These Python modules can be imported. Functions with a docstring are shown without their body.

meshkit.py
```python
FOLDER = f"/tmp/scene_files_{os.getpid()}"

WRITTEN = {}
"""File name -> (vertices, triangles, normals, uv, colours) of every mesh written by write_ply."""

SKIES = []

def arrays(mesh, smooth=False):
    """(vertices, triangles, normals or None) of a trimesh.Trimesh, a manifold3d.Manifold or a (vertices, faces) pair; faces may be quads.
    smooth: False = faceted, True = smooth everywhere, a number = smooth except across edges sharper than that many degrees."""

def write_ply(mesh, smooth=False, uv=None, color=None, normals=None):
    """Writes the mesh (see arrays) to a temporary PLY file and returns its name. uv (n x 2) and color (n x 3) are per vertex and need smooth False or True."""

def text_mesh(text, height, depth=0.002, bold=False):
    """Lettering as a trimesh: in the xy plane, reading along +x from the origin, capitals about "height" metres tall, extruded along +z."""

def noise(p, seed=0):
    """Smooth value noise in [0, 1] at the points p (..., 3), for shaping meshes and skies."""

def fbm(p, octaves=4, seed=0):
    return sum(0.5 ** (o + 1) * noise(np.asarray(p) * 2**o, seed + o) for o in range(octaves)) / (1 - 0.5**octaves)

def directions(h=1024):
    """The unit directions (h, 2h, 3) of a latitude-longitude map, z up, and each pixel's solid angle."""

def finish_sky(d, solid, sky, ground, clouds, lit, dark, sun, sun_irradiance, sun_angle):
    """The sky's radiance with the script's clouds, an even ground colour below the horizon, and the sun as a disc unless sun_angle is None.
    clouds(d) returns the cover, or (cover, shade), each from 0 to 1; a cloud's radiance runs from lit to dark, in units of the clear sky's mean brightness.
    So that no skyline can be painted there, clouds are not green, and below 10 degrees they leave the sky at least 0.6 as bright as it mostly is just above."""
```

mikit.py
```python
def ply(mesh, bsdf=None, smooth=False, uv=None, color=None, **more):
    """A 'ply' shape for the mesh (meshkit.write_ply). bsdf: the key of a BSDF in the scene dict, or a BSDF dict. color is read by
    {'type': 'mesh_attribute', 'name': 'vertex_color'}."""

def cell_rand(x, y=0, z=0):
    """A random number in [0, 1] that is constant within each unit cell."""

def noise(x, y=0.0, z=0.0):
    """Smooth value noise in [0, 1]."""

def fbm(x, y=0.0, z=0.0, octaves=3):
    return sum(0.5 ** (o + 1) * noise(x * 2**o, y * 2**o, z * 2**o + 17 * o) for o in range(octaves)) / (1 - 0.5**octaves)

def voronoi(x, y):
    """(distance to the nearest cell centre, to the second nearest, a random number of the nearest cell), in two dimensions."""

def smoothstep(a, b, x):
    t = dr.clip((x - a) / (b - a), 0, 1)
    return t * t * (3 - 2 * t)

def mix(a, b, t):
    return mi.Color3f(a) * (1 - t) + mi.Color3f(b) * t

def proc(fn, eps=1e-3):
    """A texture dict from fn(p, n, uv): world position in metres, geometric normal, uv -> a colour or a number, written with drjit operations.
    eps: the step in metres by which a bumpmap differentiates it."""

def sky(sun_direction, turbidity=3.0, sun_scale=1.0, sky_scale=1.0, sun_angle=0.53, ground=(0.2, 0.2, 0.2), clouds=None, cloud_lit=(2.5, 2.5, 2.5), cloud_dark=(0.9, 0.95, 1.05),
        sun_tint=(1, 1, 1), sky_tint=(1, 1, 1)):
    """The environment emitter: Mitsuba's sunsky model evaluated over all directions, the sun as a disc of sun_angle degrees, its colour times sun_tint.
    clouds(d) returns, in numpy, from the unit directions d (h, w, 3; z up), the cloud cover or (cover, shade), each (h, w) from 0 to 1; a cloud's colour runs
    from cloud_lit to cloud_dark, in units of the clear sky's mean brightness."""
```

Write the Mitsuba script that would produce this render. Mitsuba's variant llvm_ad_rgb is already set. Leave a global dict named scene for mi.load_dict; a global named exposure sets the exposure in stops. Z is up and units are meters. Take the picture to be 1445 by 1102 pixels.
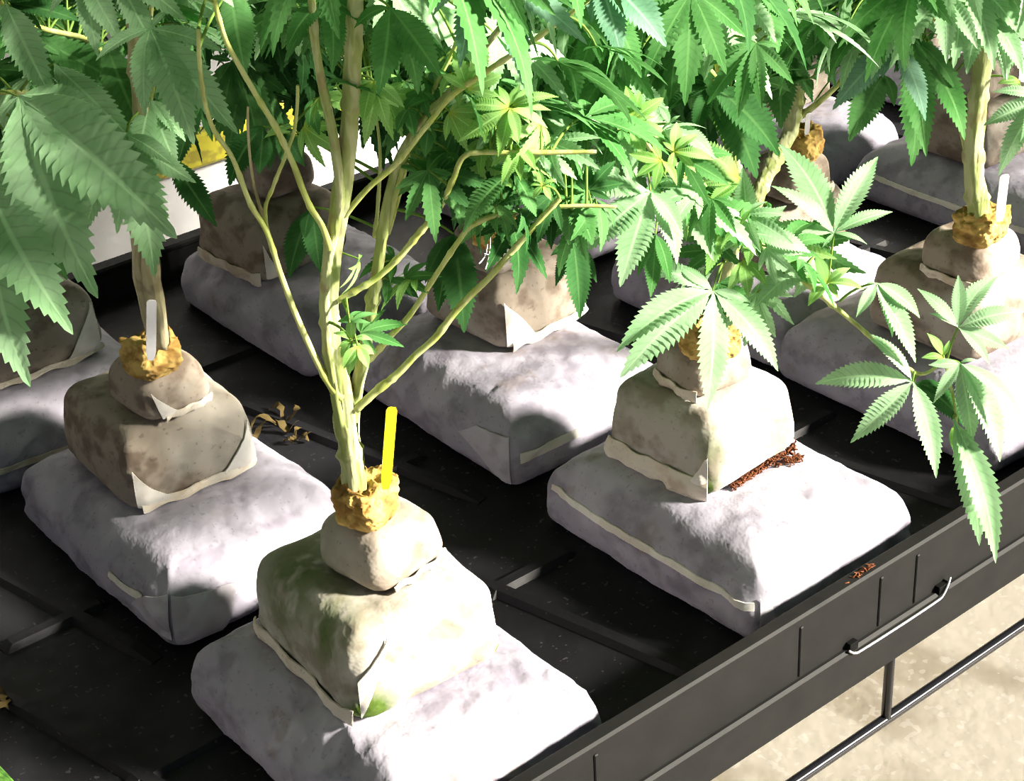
import math, random
import numpy as np, trimesh, drjit as dr
import mitsuba as mi
import mikit, meshkit
from mikit import noise, fbm, smoothstep, mix, proc, ply

# ------------------------------------------------------------------ camera, sky, exposure
scene, labels = {}, {}
W, Hh, F = 1445, 1102, 2400.0
CX, CY = W / 2, Hh / 2
YAW, PITCH, ROLL = np.radians([37.33, 29.81, 3.63])
EYE = np.array([0, 0, 1.06])
fwd = np.array([math.sin(YAW) * math.cos(PITCH), math.cos(YAW) * math.cos(PITCH), -math.sin(PITCH)])
r0 = np.array([math.cos(YAW), -math.sin(YAW), 0.0]); d0 = np.cross(fwd, r0)
RIGHT = r0 * math.cos(ROLL) + d0 * math.sin(ROLL)
DOWN = -r0 * math.sin(ROLL) + d0 * math.cos(ROLL)
CAM = np.array([RIGHT, DOWN, fwd])
scene['camera'] = {'type': 'perspective', 'fov': math.degrees(2 * math.atan(W / 2 / F)), 'fov_axis': 'x', 'near_clip': 0.05, 'far_clip': 100.0,
                   'to_world': mi.ScalarTransform4f().look_at(origin=EYE.tolist(), target=(EYE + fwd).tolist(), up=(-DOWN).tolist())}
SUN = np.array([0.56, -0.71, 0.43])
scene['sky'] = mikit.sky(SUN, turbidity=3.0, sun_scale=9.5, sky_scale=0.36, sun_angle=7.0, ground=(0.33, 0.33, 0.36), sun_tint=(0.80, 0.97, 1.32), sky_tint=(0.87, 0.92, 1.32))
exposure = 1.0


def at(x, y, depth):
    """the point seen at a pixel of the photograph, at a distance along the view axis"""
    return EYE + (CAM.T @ np.array([(x - CX) / F, (y - CY) / F, 1.0])) * depth


def onz(x, y, z):
    d = CAM.T @ np.array([(x - CX) / F, (y - CY) / F, 1.0])
    return EYE + d * (z - EYE[2]) / d[2]


def pix(p):
    q = (np.asarray(p) - EYE) @ CAM.T
    return np.stack([q[..., 0] / q[..., 2] * F + CX, q[..., 1] / q[..., 2] * F + CY, q[..., 2]], -1)


# ------------------------------------------------------------------ bookkeeping
taken = {}


def numbered(name):
    n = taken.get(name, 0)
    taken[name] = n + 1
    return name if n == 0 else f'{name}_{n:03d}'


def thing(name, label, cat, group=None, kind=None):
    key = numbered(name)
    labels[key] = {'label': label, 'category': cat}
    if group: labels[key]['group'] = group
    if kind: labels[key]['kind'] = kind
    return key


def part(parent, name, shape, label=None, kind=None):
    key = numbered(parent + '__' + name)
    scene[key] = shape
    if label or kind:
        labels[key] = {}
        if label: labels[key]['label'] = label
        if kind: labels[key]['kind'] = kind
    return key


def single(name, shape, label, cat, group=None, kind=None):
    key = thing(name, label, cat, group, kind)
    scene[key] = shape
    return key


def struct(name, shape, label):
    scene[name] = shape
    labels[name] = {'label': label, 'kind': 'structure', 'category': name.split('_')[0]}
    taken[name] = 1
    return name


# ------------------------------------------------------------------ materials
def rgb(*c): return {'type': 'rgb', 'value': list(c)}


def srgb(r, g, b):
    return tuple(((x / 255 + 0.055) / 1.055) ** 2.4 if x > 10 else x / 255 / 12.92 for x in (r, g, b))


def bsdf(name, color, rough=0.6, spec=0.3, **kw):
    d = {'type': 'principled', 'base_color': proc(color) if callable(color) else rgb(*color), 'roughness': rough, 'specular': spec}
    bump = kw.pop('bump', None)
    d.update(kw)
    if bump is not None:
        d = {'type': 'bumpmap', 'texture': proc(bump[0], eps=bump[2] if len(bump) > 2 else 1e-3), 'scale': bump[1], 'bsdf': d}
    scene[name] = {'type': 'twosided', 'bsdf': d}
    return name


ALGAE = []   # (centre, radius) of algae growing on the fabric


def fabric_color(base, dark, pale, speck=0.5, algae=True):
    def fn(p, n, uv):
        a = fbm(p.x * 38, p.y * 38, p.z * 38, 4)
        b = fbm(p.x * 260, p.y * 260, p.z * 200, 3)
        c = fbm(p.x * 14 + 7, p.y * 14, p.z * 14 + 3, 3)
        col = mix(base, dark, smoothstep(0.44, 0.68, a) * 0.82)
        col = mix(col, pale, smoothstep(0.5, 0.72, c) * 0.7)
        col = mix(col, mi.Color3f(dark) * 0.5, smoothstep(0.66, 0.78, b) * speck)
        if algae and ALGAE:
            g = mi.Float(0)
            for ctr, rad, k in ALGAE:
                d2 = dr.square((p.x - ctr[0]) / rad) + dr.square((p.y - ctr[1]) / rad) + dr.square((p.z - ctr[2]) / rad)
                g = dr.maximum(g, dr.exp(-d2) * k)
            g = g * smoothstep(0.3, 0.62, fbm(p.x * 70, p.y * 70, p.z * 30, 3) + g * 0.12)
            col = mix(col, mix((0.035, 0.075, 0.008), (0.09, 0.14, 0.02), b), dr.clip(g, 0, 1))
        return col
    return fn


def slab_color(p, n, uv):
    c = SLABC(p, n, uv)
    st = smoothstep(0.60, 0.72, fbm(p.x * 17 + 3, p.y * 17 + 8, p.z * 17, 3)) * smoothstep(0.35, 0.6, fbm(p.x * 90, p.y * 90, p.z * 60, 2))
    return mix(c, (0.19, 0.14, 0.105), st * 0.4)


def fabric_bump(p, n, uv):
    return fbm(p.x * 120, p.y * 120, p.z * 120, 3) * 0.5 + fbm(p.x * 420, p.y * 420, p.z * 420, 1) * 0.25


SLABC = fabric_color((0.325, 0.308, 0.372), (0.20, 0.183, 0.23), (0.45, 0.43, 0.50), 0.3, False)
bsdf('mat_slab', slab_color, 0.62, 0.25, bump=(fabric_bump, 0.0012))
bsdf('mat_block', fabric_color((0.285, 0.24, 0.195), (0.13, 0.095, 0.068), (0.42, 0.39, 0.345), 0.35), 0.7, 0.2, bump=(fabric_bump, 0.0014))
bsdf('mat_block_pale', fabric_color((0.40, 0.375, 0.33), (0.24, 0.205, 0.16), (0.52, 0.50, 0.47), 0.3), 0.7, 0.2, bump=(fabric_bump, 0.0014))
bsdf('mat_hem', fabric_color((0.62, 0.56, 0.47), (0.46, 0.37, 0.27), (0.74, 0.70, 0.62), 0.3, False), 0.65, 0.25)
bsdf('mat_flap', fabric_color((0.68, 0.65, 0.60), (0.56, 0.51, 0.45), (0.80, 0.78, 0.75), 0.15, False), 0.6, 0.25)


bsdf('mat_algae', lambda p, n, uv: mix((0.012, 0.04, 0.006), (0.06, 0.14, 0.02), smoothstep(0.35, 0.65, fbm(p.x * 90, p.y * 90, p.z * 90, 3))), 0.8, 0.15)


bsdf('mat_slabfold', fabric_color((0.44, 0.42, 0.47), (0.33, 0.30, 0.34), (0.56, 0.54, 0.58), 0.15, False), 0.6, 0.25)


def plug_color(p, n, uv):
    a = fbm(p.x * 90, p.y * 90, p.z * 90, 4)
    b = fbm(p.x * 40 + 5, p.y * 40, p.z * 40, 2)
    c = mix((0.30, 0.17, 0.045), (0.58, 0.40, 0.13), smoothstep(0.3, 0.65, a))
    return mix(c, (0.16, 0.085, 0.025), smoothstep(0.56, 0.75, b) * 0.8)


bsdf('mat_plug', plug_color, 0.85, 0.15, bump=(lambda p, n, uv: fbm(p.x * 240, p.y * 240, p.z * 240, 3), 0.004))


def tray_color(p, n, uv):
    d = fbm(p.x * 9, p.y * 9, p.z * 9, 4)
    s = fbm(p.x * 200, p.y * 200, p.z * 200, 2)
    c = mix((0.006, 0.006, 0.007), (0.014, 0.014, 0.017), smoothstep(0.5, 0.75, d))
    return mix(c, (0.16, 0.155, 0.15), smoothstep(0.80, 0.86, s) * 0.15)


bsdf('mat_tray', tray_color, 0.5, 0.16, bump=(lambda p, n, uv: fbm(p.x * 26, p.y * 26, p.z * 26, 3), 0.003))
bsdf('mat_rim', lambda p, n, uv: mix((0.008, 0.008, 0.008), (0.014, 0.0135, 0.013), fbm(p.x * 30, p.y * 30, p.z * 30, 3)), 0.55, 0.12)
bsdf('mat_metal', (0.008, 0.008, 0.010), 0.18, 0.5)
bsdf('mat_slot', (0.003, 0.003, 0.003), 0.8, 0.1)
bsdf('mat_steel', (0.55, 0.55, 0.58), 0.3, 0.5, metallic=0.6)


def concrete(p, n, uv):
    a = fbm(p.x * 5, p.y * 5, 0, 4); b = fbm(p.x * 40, p.y * 40, 3, 3); c = fbm(p.x * 16 + 4, p.y * 16, 9, 3)
    col = mix((0.30, 0.275, 0.23), (0.20, 0.175, 0.135), smoothstep(0.42, 0.65, a * 0.6 + c * 0.4))
    col = mix(col, (0.33, 0.31, 0.27), smoothstep(0.4, 0.7, b) * 0.2)
    return mix(col, (0.6, 0.59, 0.57), smoothstep(0.70, 0.74, fbm(p.x * 90, p.y * 90, 5, 2)) * 0.12)


bsdf('mat_floor', concrete, 0.6, 0.3, bump=(lambda p, n, uv: fbm(p.x * 60, p.y * 60, 0, 3), 0.0012))
bsdf('mat_wall', lambda p, n, uv: mix((0.44, 0.44, 0.45), (0.39, 0.39, 0.40), fbm(p.x * 3, p.y * 3, p.z * 3, 3)), 0.5, 0.3)
bsdf('mat_yellow_rail', lambda p, n, uv: mix((0.34, 0.31, 0.02), (0.22, 0.19, 0.02), smoothstep(0.5, 0.7, fbm(p.x * 60, p.y * 60, p.z * 60, 3))), 0.5, 0.3)
bsdf('mat_stake_white', (0.78, 0.77, 0.80), 0.4, 0.4)
bsdf('mat_stake_yellow', (0.80, 0.62, 0.01), 0.4, 0.4)
bsdf('mat_dry', lambda p, n, uv: mix((0.14, 0.105, 0.04), (0.07, 0.045, 0.016), fbm(p.x * 120, p.y * 120, p.z * 120, 2)), 0.8, 0.1)
bsdf('mat_coir', lambda p, n, uv: mix((0.20, 0.075, 0.035), (0.10, 0.035, 0.018), fbm(p.x * 300, p.y * 300, p.z * 300, 2)), 0.9, 0.1)


# ------------------------------------------------------------------ small mesh helpers
def box(x0, x1, y0, y1, z0, z1, r=0.0):
    m = trimesh.creation.box(extents=(x1 - x0, y1 - y0, z1 - z0))
    m.apply_translation(((x0 + x1) / 2, (y0 + y1) / 2, (z0 + z1) / 2))
    return m


def bevel_box(x0, x1, y0, y1, z0, z1, b):
    pts = []
    for sx, sy, sz in np.ndindex(2, 2, 2):
        c = np.array([(x0, x1)[sx], (y0, y1)[sy], (z0, z1)[sz]])
        s = np.array([1 - 2 * sx, 1 - 2 * sy, 1 - 2 * sz])
        for k in range(3):
            o = s * b; o[k] = 0
            pts.append(c + o)
    return trimesh.convex.convex_hull(np.array(pts))


def spline(pts, n):
    pts = np.asarray(pts, float)
    if len(pts) < 3:
        t = np.linspace(0, 1, n)[:, None]
        return pts[0] * (1 - t) + pts[-1] * t
    from scipy.interpolate import PchipInterpolator
    u = np.r_[0, np.cumsum(np.linalg.norm(np.diff(pts[:, :3], axis=0), axis=1))]
    return PchipInterpolator(u, pts)(np.linspace(0, u[-1], n))


def tube(points, radii, sides=8, ridges=0, seed=0, rough=0.0):
    p = np.asarray(points, float); n = len(p)
    radii = np.broadcast_to(radii, (n,)).astype(float)
    t = np.gradient(p, axis=0); t /= np.linalg.norm(t, axis=1, keepdims=True) + 1e-12
    a = np.zeros_like(t); ref = np.array([1.0, 0, 0]) if abs(t[0][0]) < 0.8 else np.array([0, 1.0, 0])
    prev = ref
    for i in range(n):
        v = prev - t[i] * (prev @ t[i]); v /= np.linalg.norm(v) + 1e-12
        a[i] = v; prev = v
    b = np.cross(t, a)
    ang = np.arange(sides) * 2 * np.pi / sides
    rr = radii[:, None] * np.ones(sides)
    if ridges:
        rr = rr * (1 + 0.17 * np.cos(ridges * ang)[None])
    if rough:
        q = np.stack(np.meshgrid(np.linspace(0, n * 0.5, n), np.arange(sides) * 1.3, [seed * 3.1], indexing='ij'), -1)[:, :, 0]
        rr = rr * (1 + rough * (meshkit.noise(q, seed) - 0.5))
    v = p[:, None] + rr[..., None] * (np.cos(ang)[None, :, None] * a[:, None] + np.sin(ang)[None, :, None] * b[:, None])
    v = np.vstack([v.reshape(-1, 3), p[:1], p[-1:]])
    i, j = np.meshgrid(np.arange(n - 1), np.arange(sides), indexing='ij')
    i, j = i.ravel(), j.ravel(); k = (j + 1) % sides
    q = np.stack([i * sides + j, i * sides + k, (i + 1) * sides + k, (i + 1) * sides + j], -1)
    f = [q[:, [0, 1, 2]], q[:, [0, 2, 3]]]
    j = np.arange(sides); k = (j + 1) % sides
    f += [np.stack([j * 0 + n * sides, k, j], -1), np.stack([j * 0 + n * sides + 1, (n - 1) * sides + j, (n - 1) * sides + k], -1)]
    return trimesh.Trimesh(v, np.vstack(f), process=False)


def fnoise(p, s, seed, octaves=3):
    return sum(0.5 ** o * (meshkit.noise(np.asarray(p) * s * 2 ** o, seed + o) - 0.5) for o in range(octaves))


# ------------------------------------------------------------------ the setting
FZ = -0.56
struct('floor', ply(box(-4, 7, -4, 4.0, FZ - 0.1, FZ), 'mat_floor'), 'pale speckled concrete floor below the grow bench')
struct('wall_back', ply(box(-4, 7, 2.62, 2.75, FZ, 2.05), 'mat_wall'), 'low white panel wall behind the grow bench')
struct('ceiling', ply(box(-4, 2.3, -0.3, 2.75, 2.05, 2.12), 'mat_wall'), 'white ceiling of the grow room')
struct('trim_1', ply(bevel_box(-4, 7, 2.585, 2.62, -0.075, -0.012, 0.006), 'mat_yellow_rail'), 'dirty yellow rail along the white wall')

# ------------------------------------------------------------------ the flood tray on its bench
TX0, TX1, TY0, TY1 = -0.7, 3.6, 0.862, 2.085
tray = thing('flood_tray', 'long black plastic flood tray holding the wrapped growing slabs', 'tray')
part(tray, 'base', ply(box(TX0, TX1, TY0, TY1, -0.02, 0.0), 'mat_tray'))


def wall_profile(y0, y1, out):
    # upright wall with a rolled lip on top and an outer step half-way down
    x = [TX0, TX1]
    return None


lipm = trimesh.util.concatenate([
    bevel_box(TX0, TX1, TY0 - 0.004, TY0 + 0.010, -0.012, 0.064, 0.002),
    bevel_box(TX0, TX1, TY0 - 0.0065, TY0 + 0.011, 0.0595, 0.066, 0.0025)])
part(tray, 'front_wall', ply(lipm, 'mat_rim'))
part(tray, 'front_skirt', ply(bevel_box(TX0, TX1, TY0 - 0.010, TY0 + 0.004, -0.062, -0.010, 0.003), 'mat_rim'))
part(tray, 'back_wall', ply(trimesh.util.concatenate([
    bevel_box(TX0, TX1, TY1 - 0.012, TY1, -0.06, 0.05, 0.003), bevel_box(TX0, TX1, TY1 - 0.016, TY1 + 0.012, 0.042, 0.052, 0.003)]), 'mat_rim'))
for xx in (TX0, TX1):
    part(tray, 'end_wall', ply(bevel_box(xx - 0.006, xx + 0.006, TY0, TY1, -0.06, 0.06, 0.002), 'mat_rim'))
for xx in (0.72, 0.98, 1.095, 1.15, 1.39, 1.62):
    part(tray, 'wall_rib', ply(bevel_box(xx - 0.0025, xx + 0.0025, TY0 - 0.0058, TY0, -0.008, 0.052, 0.001), 'mat_rim'))


def ridge(a, b, w=0.011, h=0.007):
    a, b = np.array(a), np.array(b)
    t = (b - a) / np.linalg.norm(b - a); s = np.array([-t[1], t[0]])
    pr = [(-w, -0.001), (-w * 0.55, h), (w * 0.55, h), (w, -0.001)]
    n = 12
    v = []
    for k in range(n + 1):
        q = a + (b - a) * k / n
        hh = 1 if 0 < k < n else 0.2
        for u, z in pr:
            v.append([*(q + s * u), z * hh if z > 0 else z])
    v = np.array(v); f = []
    for k in range(n):
        for j in range(3):
            o = k * 4 + j
            f += [[o, o + 4, o + 5], [o, o + 5, o + 1]]
    f += [[0, 1, 2], [0, 2, 3]]; o = n * 4; f += [[o, o + 2, o + 1], [o, o + 3, o + 2]]
    return trimesh.Trimesh(v, np.array(f), process=False)


for k in range(7):
    x = 0.02 + k * 0.415
    for yy in (1.157, 1.425, 1.80):
        part(tray, 'floor_ridge', ply(ridge((x - 0.02, yy), (x + 0.10, yy)), 'mat_tray'))
    part(tray, 'floor_ridge', ply(ridge((x - 0.05, 1.36), (x + 0.055, 0.90)), 'mat_tray'))
    part(tray, 'floor_ridge', ply(ridge((x + 0.09, 1.30), (x + 0.0, 1.70)), 'mat_tray'))

# silver edged slot in the skirt
for xa, xb in ((1.046, 1.058), (1.182, 1.198)):
    part(tray, 'drain_slot', ply(bevel_box(xa, xb, TY0 - 0.0103, TY0 - 0.004, -0.013, -0.003, 0.0005), 'mat_slot'), 'dark slot in the skirt')
pp = [(1.044, TY0 - 0.010, -0.009), (1.052, TY0 - 0.0135, -0.0140), (1.115, TY0 - 0.0140, -0.0142), (1.180, TY0 - 0.0135, -0.0136), (1.192, TY0 - 0.012, -0.006), (1.200, TY0 - 0.009, 0.001)]
part(tray, 'slot_edge', ply(tube(spline(pp, 30), 0.0014, 8), 'mat_steel', smooth=True), 'bright worn metal edge')

bench = thing('bench_frame', 'black round-bar bench frame below the front of the tray', 'bench')
part(bench, 'lower_rail', ply(tube(spline([(TX0, 0.862, -0.148), (TX1, 0.862, -0.148)], 30), 0.006, 12), 'mat_metal', smooth=True))
part(bench, 'lower_rail', ply(tube(spline([(TX0, 2.05, -0.148), (TX1, 2.05, -0.148)], 30), 0.006, 12), 'mat_metal', smooth=True))
for xx in (0.36, 1.1225, 1.885, 2.65):
    part(bench, 'post', ply(tube(spline([(xx, 0.862, -0.15), (xx, 0.862, -0.055)], 4), 0.0055, 10), 'mat_metal', smooth=True))
for xx in (-0.55, 3.45):
    for yy in (0.90, 2.05):
        part(bench, 'leg', ply(tube(spline([(xx, yy, FZ), (xx, yy, -0.05)], 4), 0.02, 12), 'mat_metal', smooth=True))
part(bench, 'top_beam', ply(bevel_box(TX0, TX1, 0.875, 0.90, -0.062, -0.021, 0.003), 'mat_metal'))
part(bench, 'top_beam', ply(bevel_box(TX0, TX1, 2.03, 2.055, -0.062, -0.021, 0.003), 'mat_metal'))


# ------------------------------------------------------------------ fabric-wrapped slabs and blocks
class Wrapped:
    """A soft box wrapped in fabric: maps points of the cube [-1,1]^3 surface to the surface of the block."""

    def __init__(s, cx, cy, z0, w, d, h, rot=0, r=0.02, bulge=0.006, side=0.006, taper=0.0, wrinkle=0.003, seed=0, flat=None, sag=0.0, folds=()):
        s.c = np.array([cx, cy]); s.z0 = z0; s.half = np.array([w, d, h]) / 2; s.rot = math.radians(rot)
        s.r = min(r, h * 0.48); s.bulge, s.side, s.taper, s.wrinkle, s.seed, s.flat, s.sag, s.folds = bulge, side, taper, wrinkle, seed, flat, sag, folds

    def base(s, u):
        p = u * s.half
        core = np.clip(p, -(s.half - s.r), s.half - s.r)
        d = p - core; L = np.linalg.norm(d, axis=1, keepdims=True)
        # spread the corner so that equal steps of the grid stay even
        p = core + np.where(L > 1e-9, d / np.maximum(L, 1e-9), 0) * np.minimum(np.max(np.abs(d), axis=1, keepdims=True), s.r)
        n = p / s.half
        q = p.copy()
        zn = n[:, 2]
        ex = (1 - np.clip(n[:, 0], -1, 1) ** 2); ey = (1 - np.clip(n[:, 1], -1, 1) ** 2); ez = 1 - zn ** 2
        q[:, 0] += s.side * n[:, 0] * ez * (0.4 + 0.6 * ey) - s.taper * n[:, 0] * (zn + 1) / 2
        q[:, 1] += s.side * n[:, 1] * ez * (0.4 + 0.6 * ex) - s.taper * n[:, 1] * (zn + 1) / 2
        top = np.clip(zn, 0, 1)
        q[:, 2] += s.bulge * ex * ey * top - s.sag * (1 - np.minimum(ex, ey)) ** 3 * top
        q[:, 2] += s.half[2]
        return q

    def f(s, u, off=0.0):
        q = s.base(u)
        e = 1e-3
        # outward direction
        n = np.sign(u) * np.abs(u) ** 8; n /= np.linalg.norm(n, axis=1, keepdims=True)
        k = s.seed * 11.3
        amp = s.wrinkle
        d = amp * 1.6 * fnoise(q + k, 22, s.seed, 2) + amp * 0.8 * fnoise(q * np.array([1, 1, 0.45]) + k, 60, s.seed + 5, 2)
        rid = np.abs(fnoise(q * np.array([0.8, 1.3, 0.7]) + k + 3, 26, s.seed + 9, 2))
        d += amp * 0.9 * (0.12 - np.minimum(rid, 0.12)) / 0.12 * (0.3 + 0.7 * np.clip(fnoise(q + k, 8, s.seed + 2, 1) * 3, 0, 1))
        for (a, b, ht, wd) in s.folds:      # sharp creases between two points of the block, in metres of its own frame
            a, b = np.array(a), np.array(b); ab = b - a
            t = np.clip(((q - a) @ ab) / (ab @ ab), 0, 1)
            dist = np.linalg.norm(q - (a + t[:, None] * ab), axis=1)
            d += ht * np.exp(-(dist / wd) ** 2)
        low = np.clip(q[:, 2] / (2 * s.half[2]) * 6, 0, 1)
        q = q + n * (d[:, None] * low[:, None] + np.reshape(off, (-1, 1)))
        if s.flat is not None:
            fw, fd, fz = s.flat
            inside = np.clip(1.3 - np.maximum(np.abs(q[:, 0] - (s.flat_c[0] if hasattr(s, 'flat_c') else 0)) / fw, np.abs(q[:, 1] - (s.flat_c[1] if hasattr(s, 'flat_c') else 0)) / fd), 0, 0.3) / 0.3
            up = u[:, 2] > 0.9
            q[:, 2] = np.where(up, q[:, 2] * (1 - inside) + np.minimum(q[:, 2], fz) * inside, q[:, 2])
        q[:, 2] = np.maximum(q[:, 2], 0.0)
        c, sn = math.cos(s.rot), math.sin(s.rot)
        return np.stack([q[:, 0] * c - q[:, 1] * sn + s.c[0], q[:, 0] * sn + q[:, 1] * c + s.c[1], q[:, 2] + s.z0], -1)

    def mesh(s, step=0.005):
        nx, ny, nz = [max(8, int(2 * h / step)) for h in s.half]
        dims = (nx, ny, nz)
        idx, V, Fc = {}, [], []

        def grid(n, r, h):
            # finer rows near the rounded edges
            t = np.linspace(-1, 1, n + 1)
            return t

        g = [grid(n, s.r, h) for n, h in zip(dims, s.half)]
        for ax in range(3):
            o = [(1, 2), (2, 0), (0, 1)][ax]
            for sg in (-1, 1):
                A, B = np.meshgrid(g[o[0]], g[o[1]], indexing='ij')
                P = np.zeros(A.shape + (3,)); P[..., ax] = sg; P[..., o[0]] = A; P[..., o[1]] = B
                n0, n1 = A.shape
                base = sum(len(v) for v in V)
                V.append(P.reshape(-1, 3))
                i, j = np.meshgrid(np.arange(n0 - 1), np.arange(n1 - 1), indexing='ij')
                a = base + i * n1 + j
                q = np.stack([a, a + n1, a + n1 + 1, a + 1], -1).reshape(-1, 4)
                if sg < 0: q = q[:, ::-1]
                Fc.append(q)
        V = np.vstack(V); Fc = np.vstack(Fc)
        key = np.round(V * 1e6).astype(np.int64)
        _, first, inv = np.unique(key, axis=0, return_index=True, return_inverse=True)
        V = V[first]; Fc = inv.reshape(-1)[Fc]
        Fc = np.vstack([Fc[:, [0, 1, 2]], Fc[:, [0, 2, 3]]])
        return trimesh.Trimesh(s.f(V), Fc, process=False)

    FACES = {'front': lambda a, b: (a, -1, b), 'left': lambda a, b: (-1, -a, b), 'right': lambda a, b: (1, a, b), 'back': lambda a, b: (-a, 1, b), 'top': lambda a, b: (a, b, 1)}

    def patch(s, quad, face='front', n=(14, 6), off=0.002, thick=0.0012, lift=None, ragged=0.0):
        """A sheet of cloth on a face: quad = four (a, b) corners in face coordinates, -1..1, a to the right, b up. lift(u, v) adds to the offset in metres."""
        if face == 'left': quad = [(a, b) for a, b in quad]
        q = np.array(quad, float)
        U, Vv = np.meshgrid(np.linspace(0, 1, n[0] + 1), np.linspace(0, 1, n[1] + 1), indexing='ij')
        P = (q[0] * ((1 - U) * (1 - Vv))[..., None] + q[1] * (U * (1 - Vv))[..., None] + q[2] * (U * Vv)[..., None] + q[3] * ((1 - U) * Vv)[..., None])
        if ragged:
            w = fnoise(np.stack([U * 9, Vv * 2, U * 0 + s.seed], -1), 1.0, s.seed + 31, 2)
            P[..., 1] += ragged * w * np.where(Vv < 0.5, 1, 0.6)
        P = P.reshape(-1, 2)
        cube = np.array([Wrapped.FACES[face](a, b) for a, b in P], float)
        L = np.zeros(len(P)) if lift is None else lift(U.ravel(), Vv.ravel())
        outer = np.zeros((len(P), 3)); inner = outer.copy()
        outer = s.f(cube, (off + L)); inner = s.f(cube, (off + L - thick))
        n0, n1 = n[0] + 1, n[1] + 1
        i, j = np.meshgrid(np.arange(n0 - 1), np.arange(n1 - 1), indexing='ij')
        a = (i * n1 + j).ravel()
        qd = np.stack([a, a + n1, a + n1 + 1, a + 1], -1)
        N = n0 * n1
        rim = [k * n1 for k in range(n0)] + [(n0 - 1) * n1 + k for k in range(1, n1)] + [k * n1 + n1 - 1 for k in range(n0 - 2, -1, -1)] + [k for k in range(n1 - 2, 0, -1)]
        rim = np.array(rim); nx = np.roll(rim, -1)
        sides = np.stack([rim + N, nx + N, nx, rim], -1)
        f = np.vstack([qd, qd[:, ::-1] + N, sides])
        f = np.vstack([f[:, [0, 1, 2]], f[:, [0, 2, 3]]])
        return trimesh.Trimesh(np.vstack([outer, inner]), f, process=False)


SLAB_H, BLOCK_H, CUBE_H, PLUG_H = 0.092, 0.092, 0.055, 0.042
NAMES = {}


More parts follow.
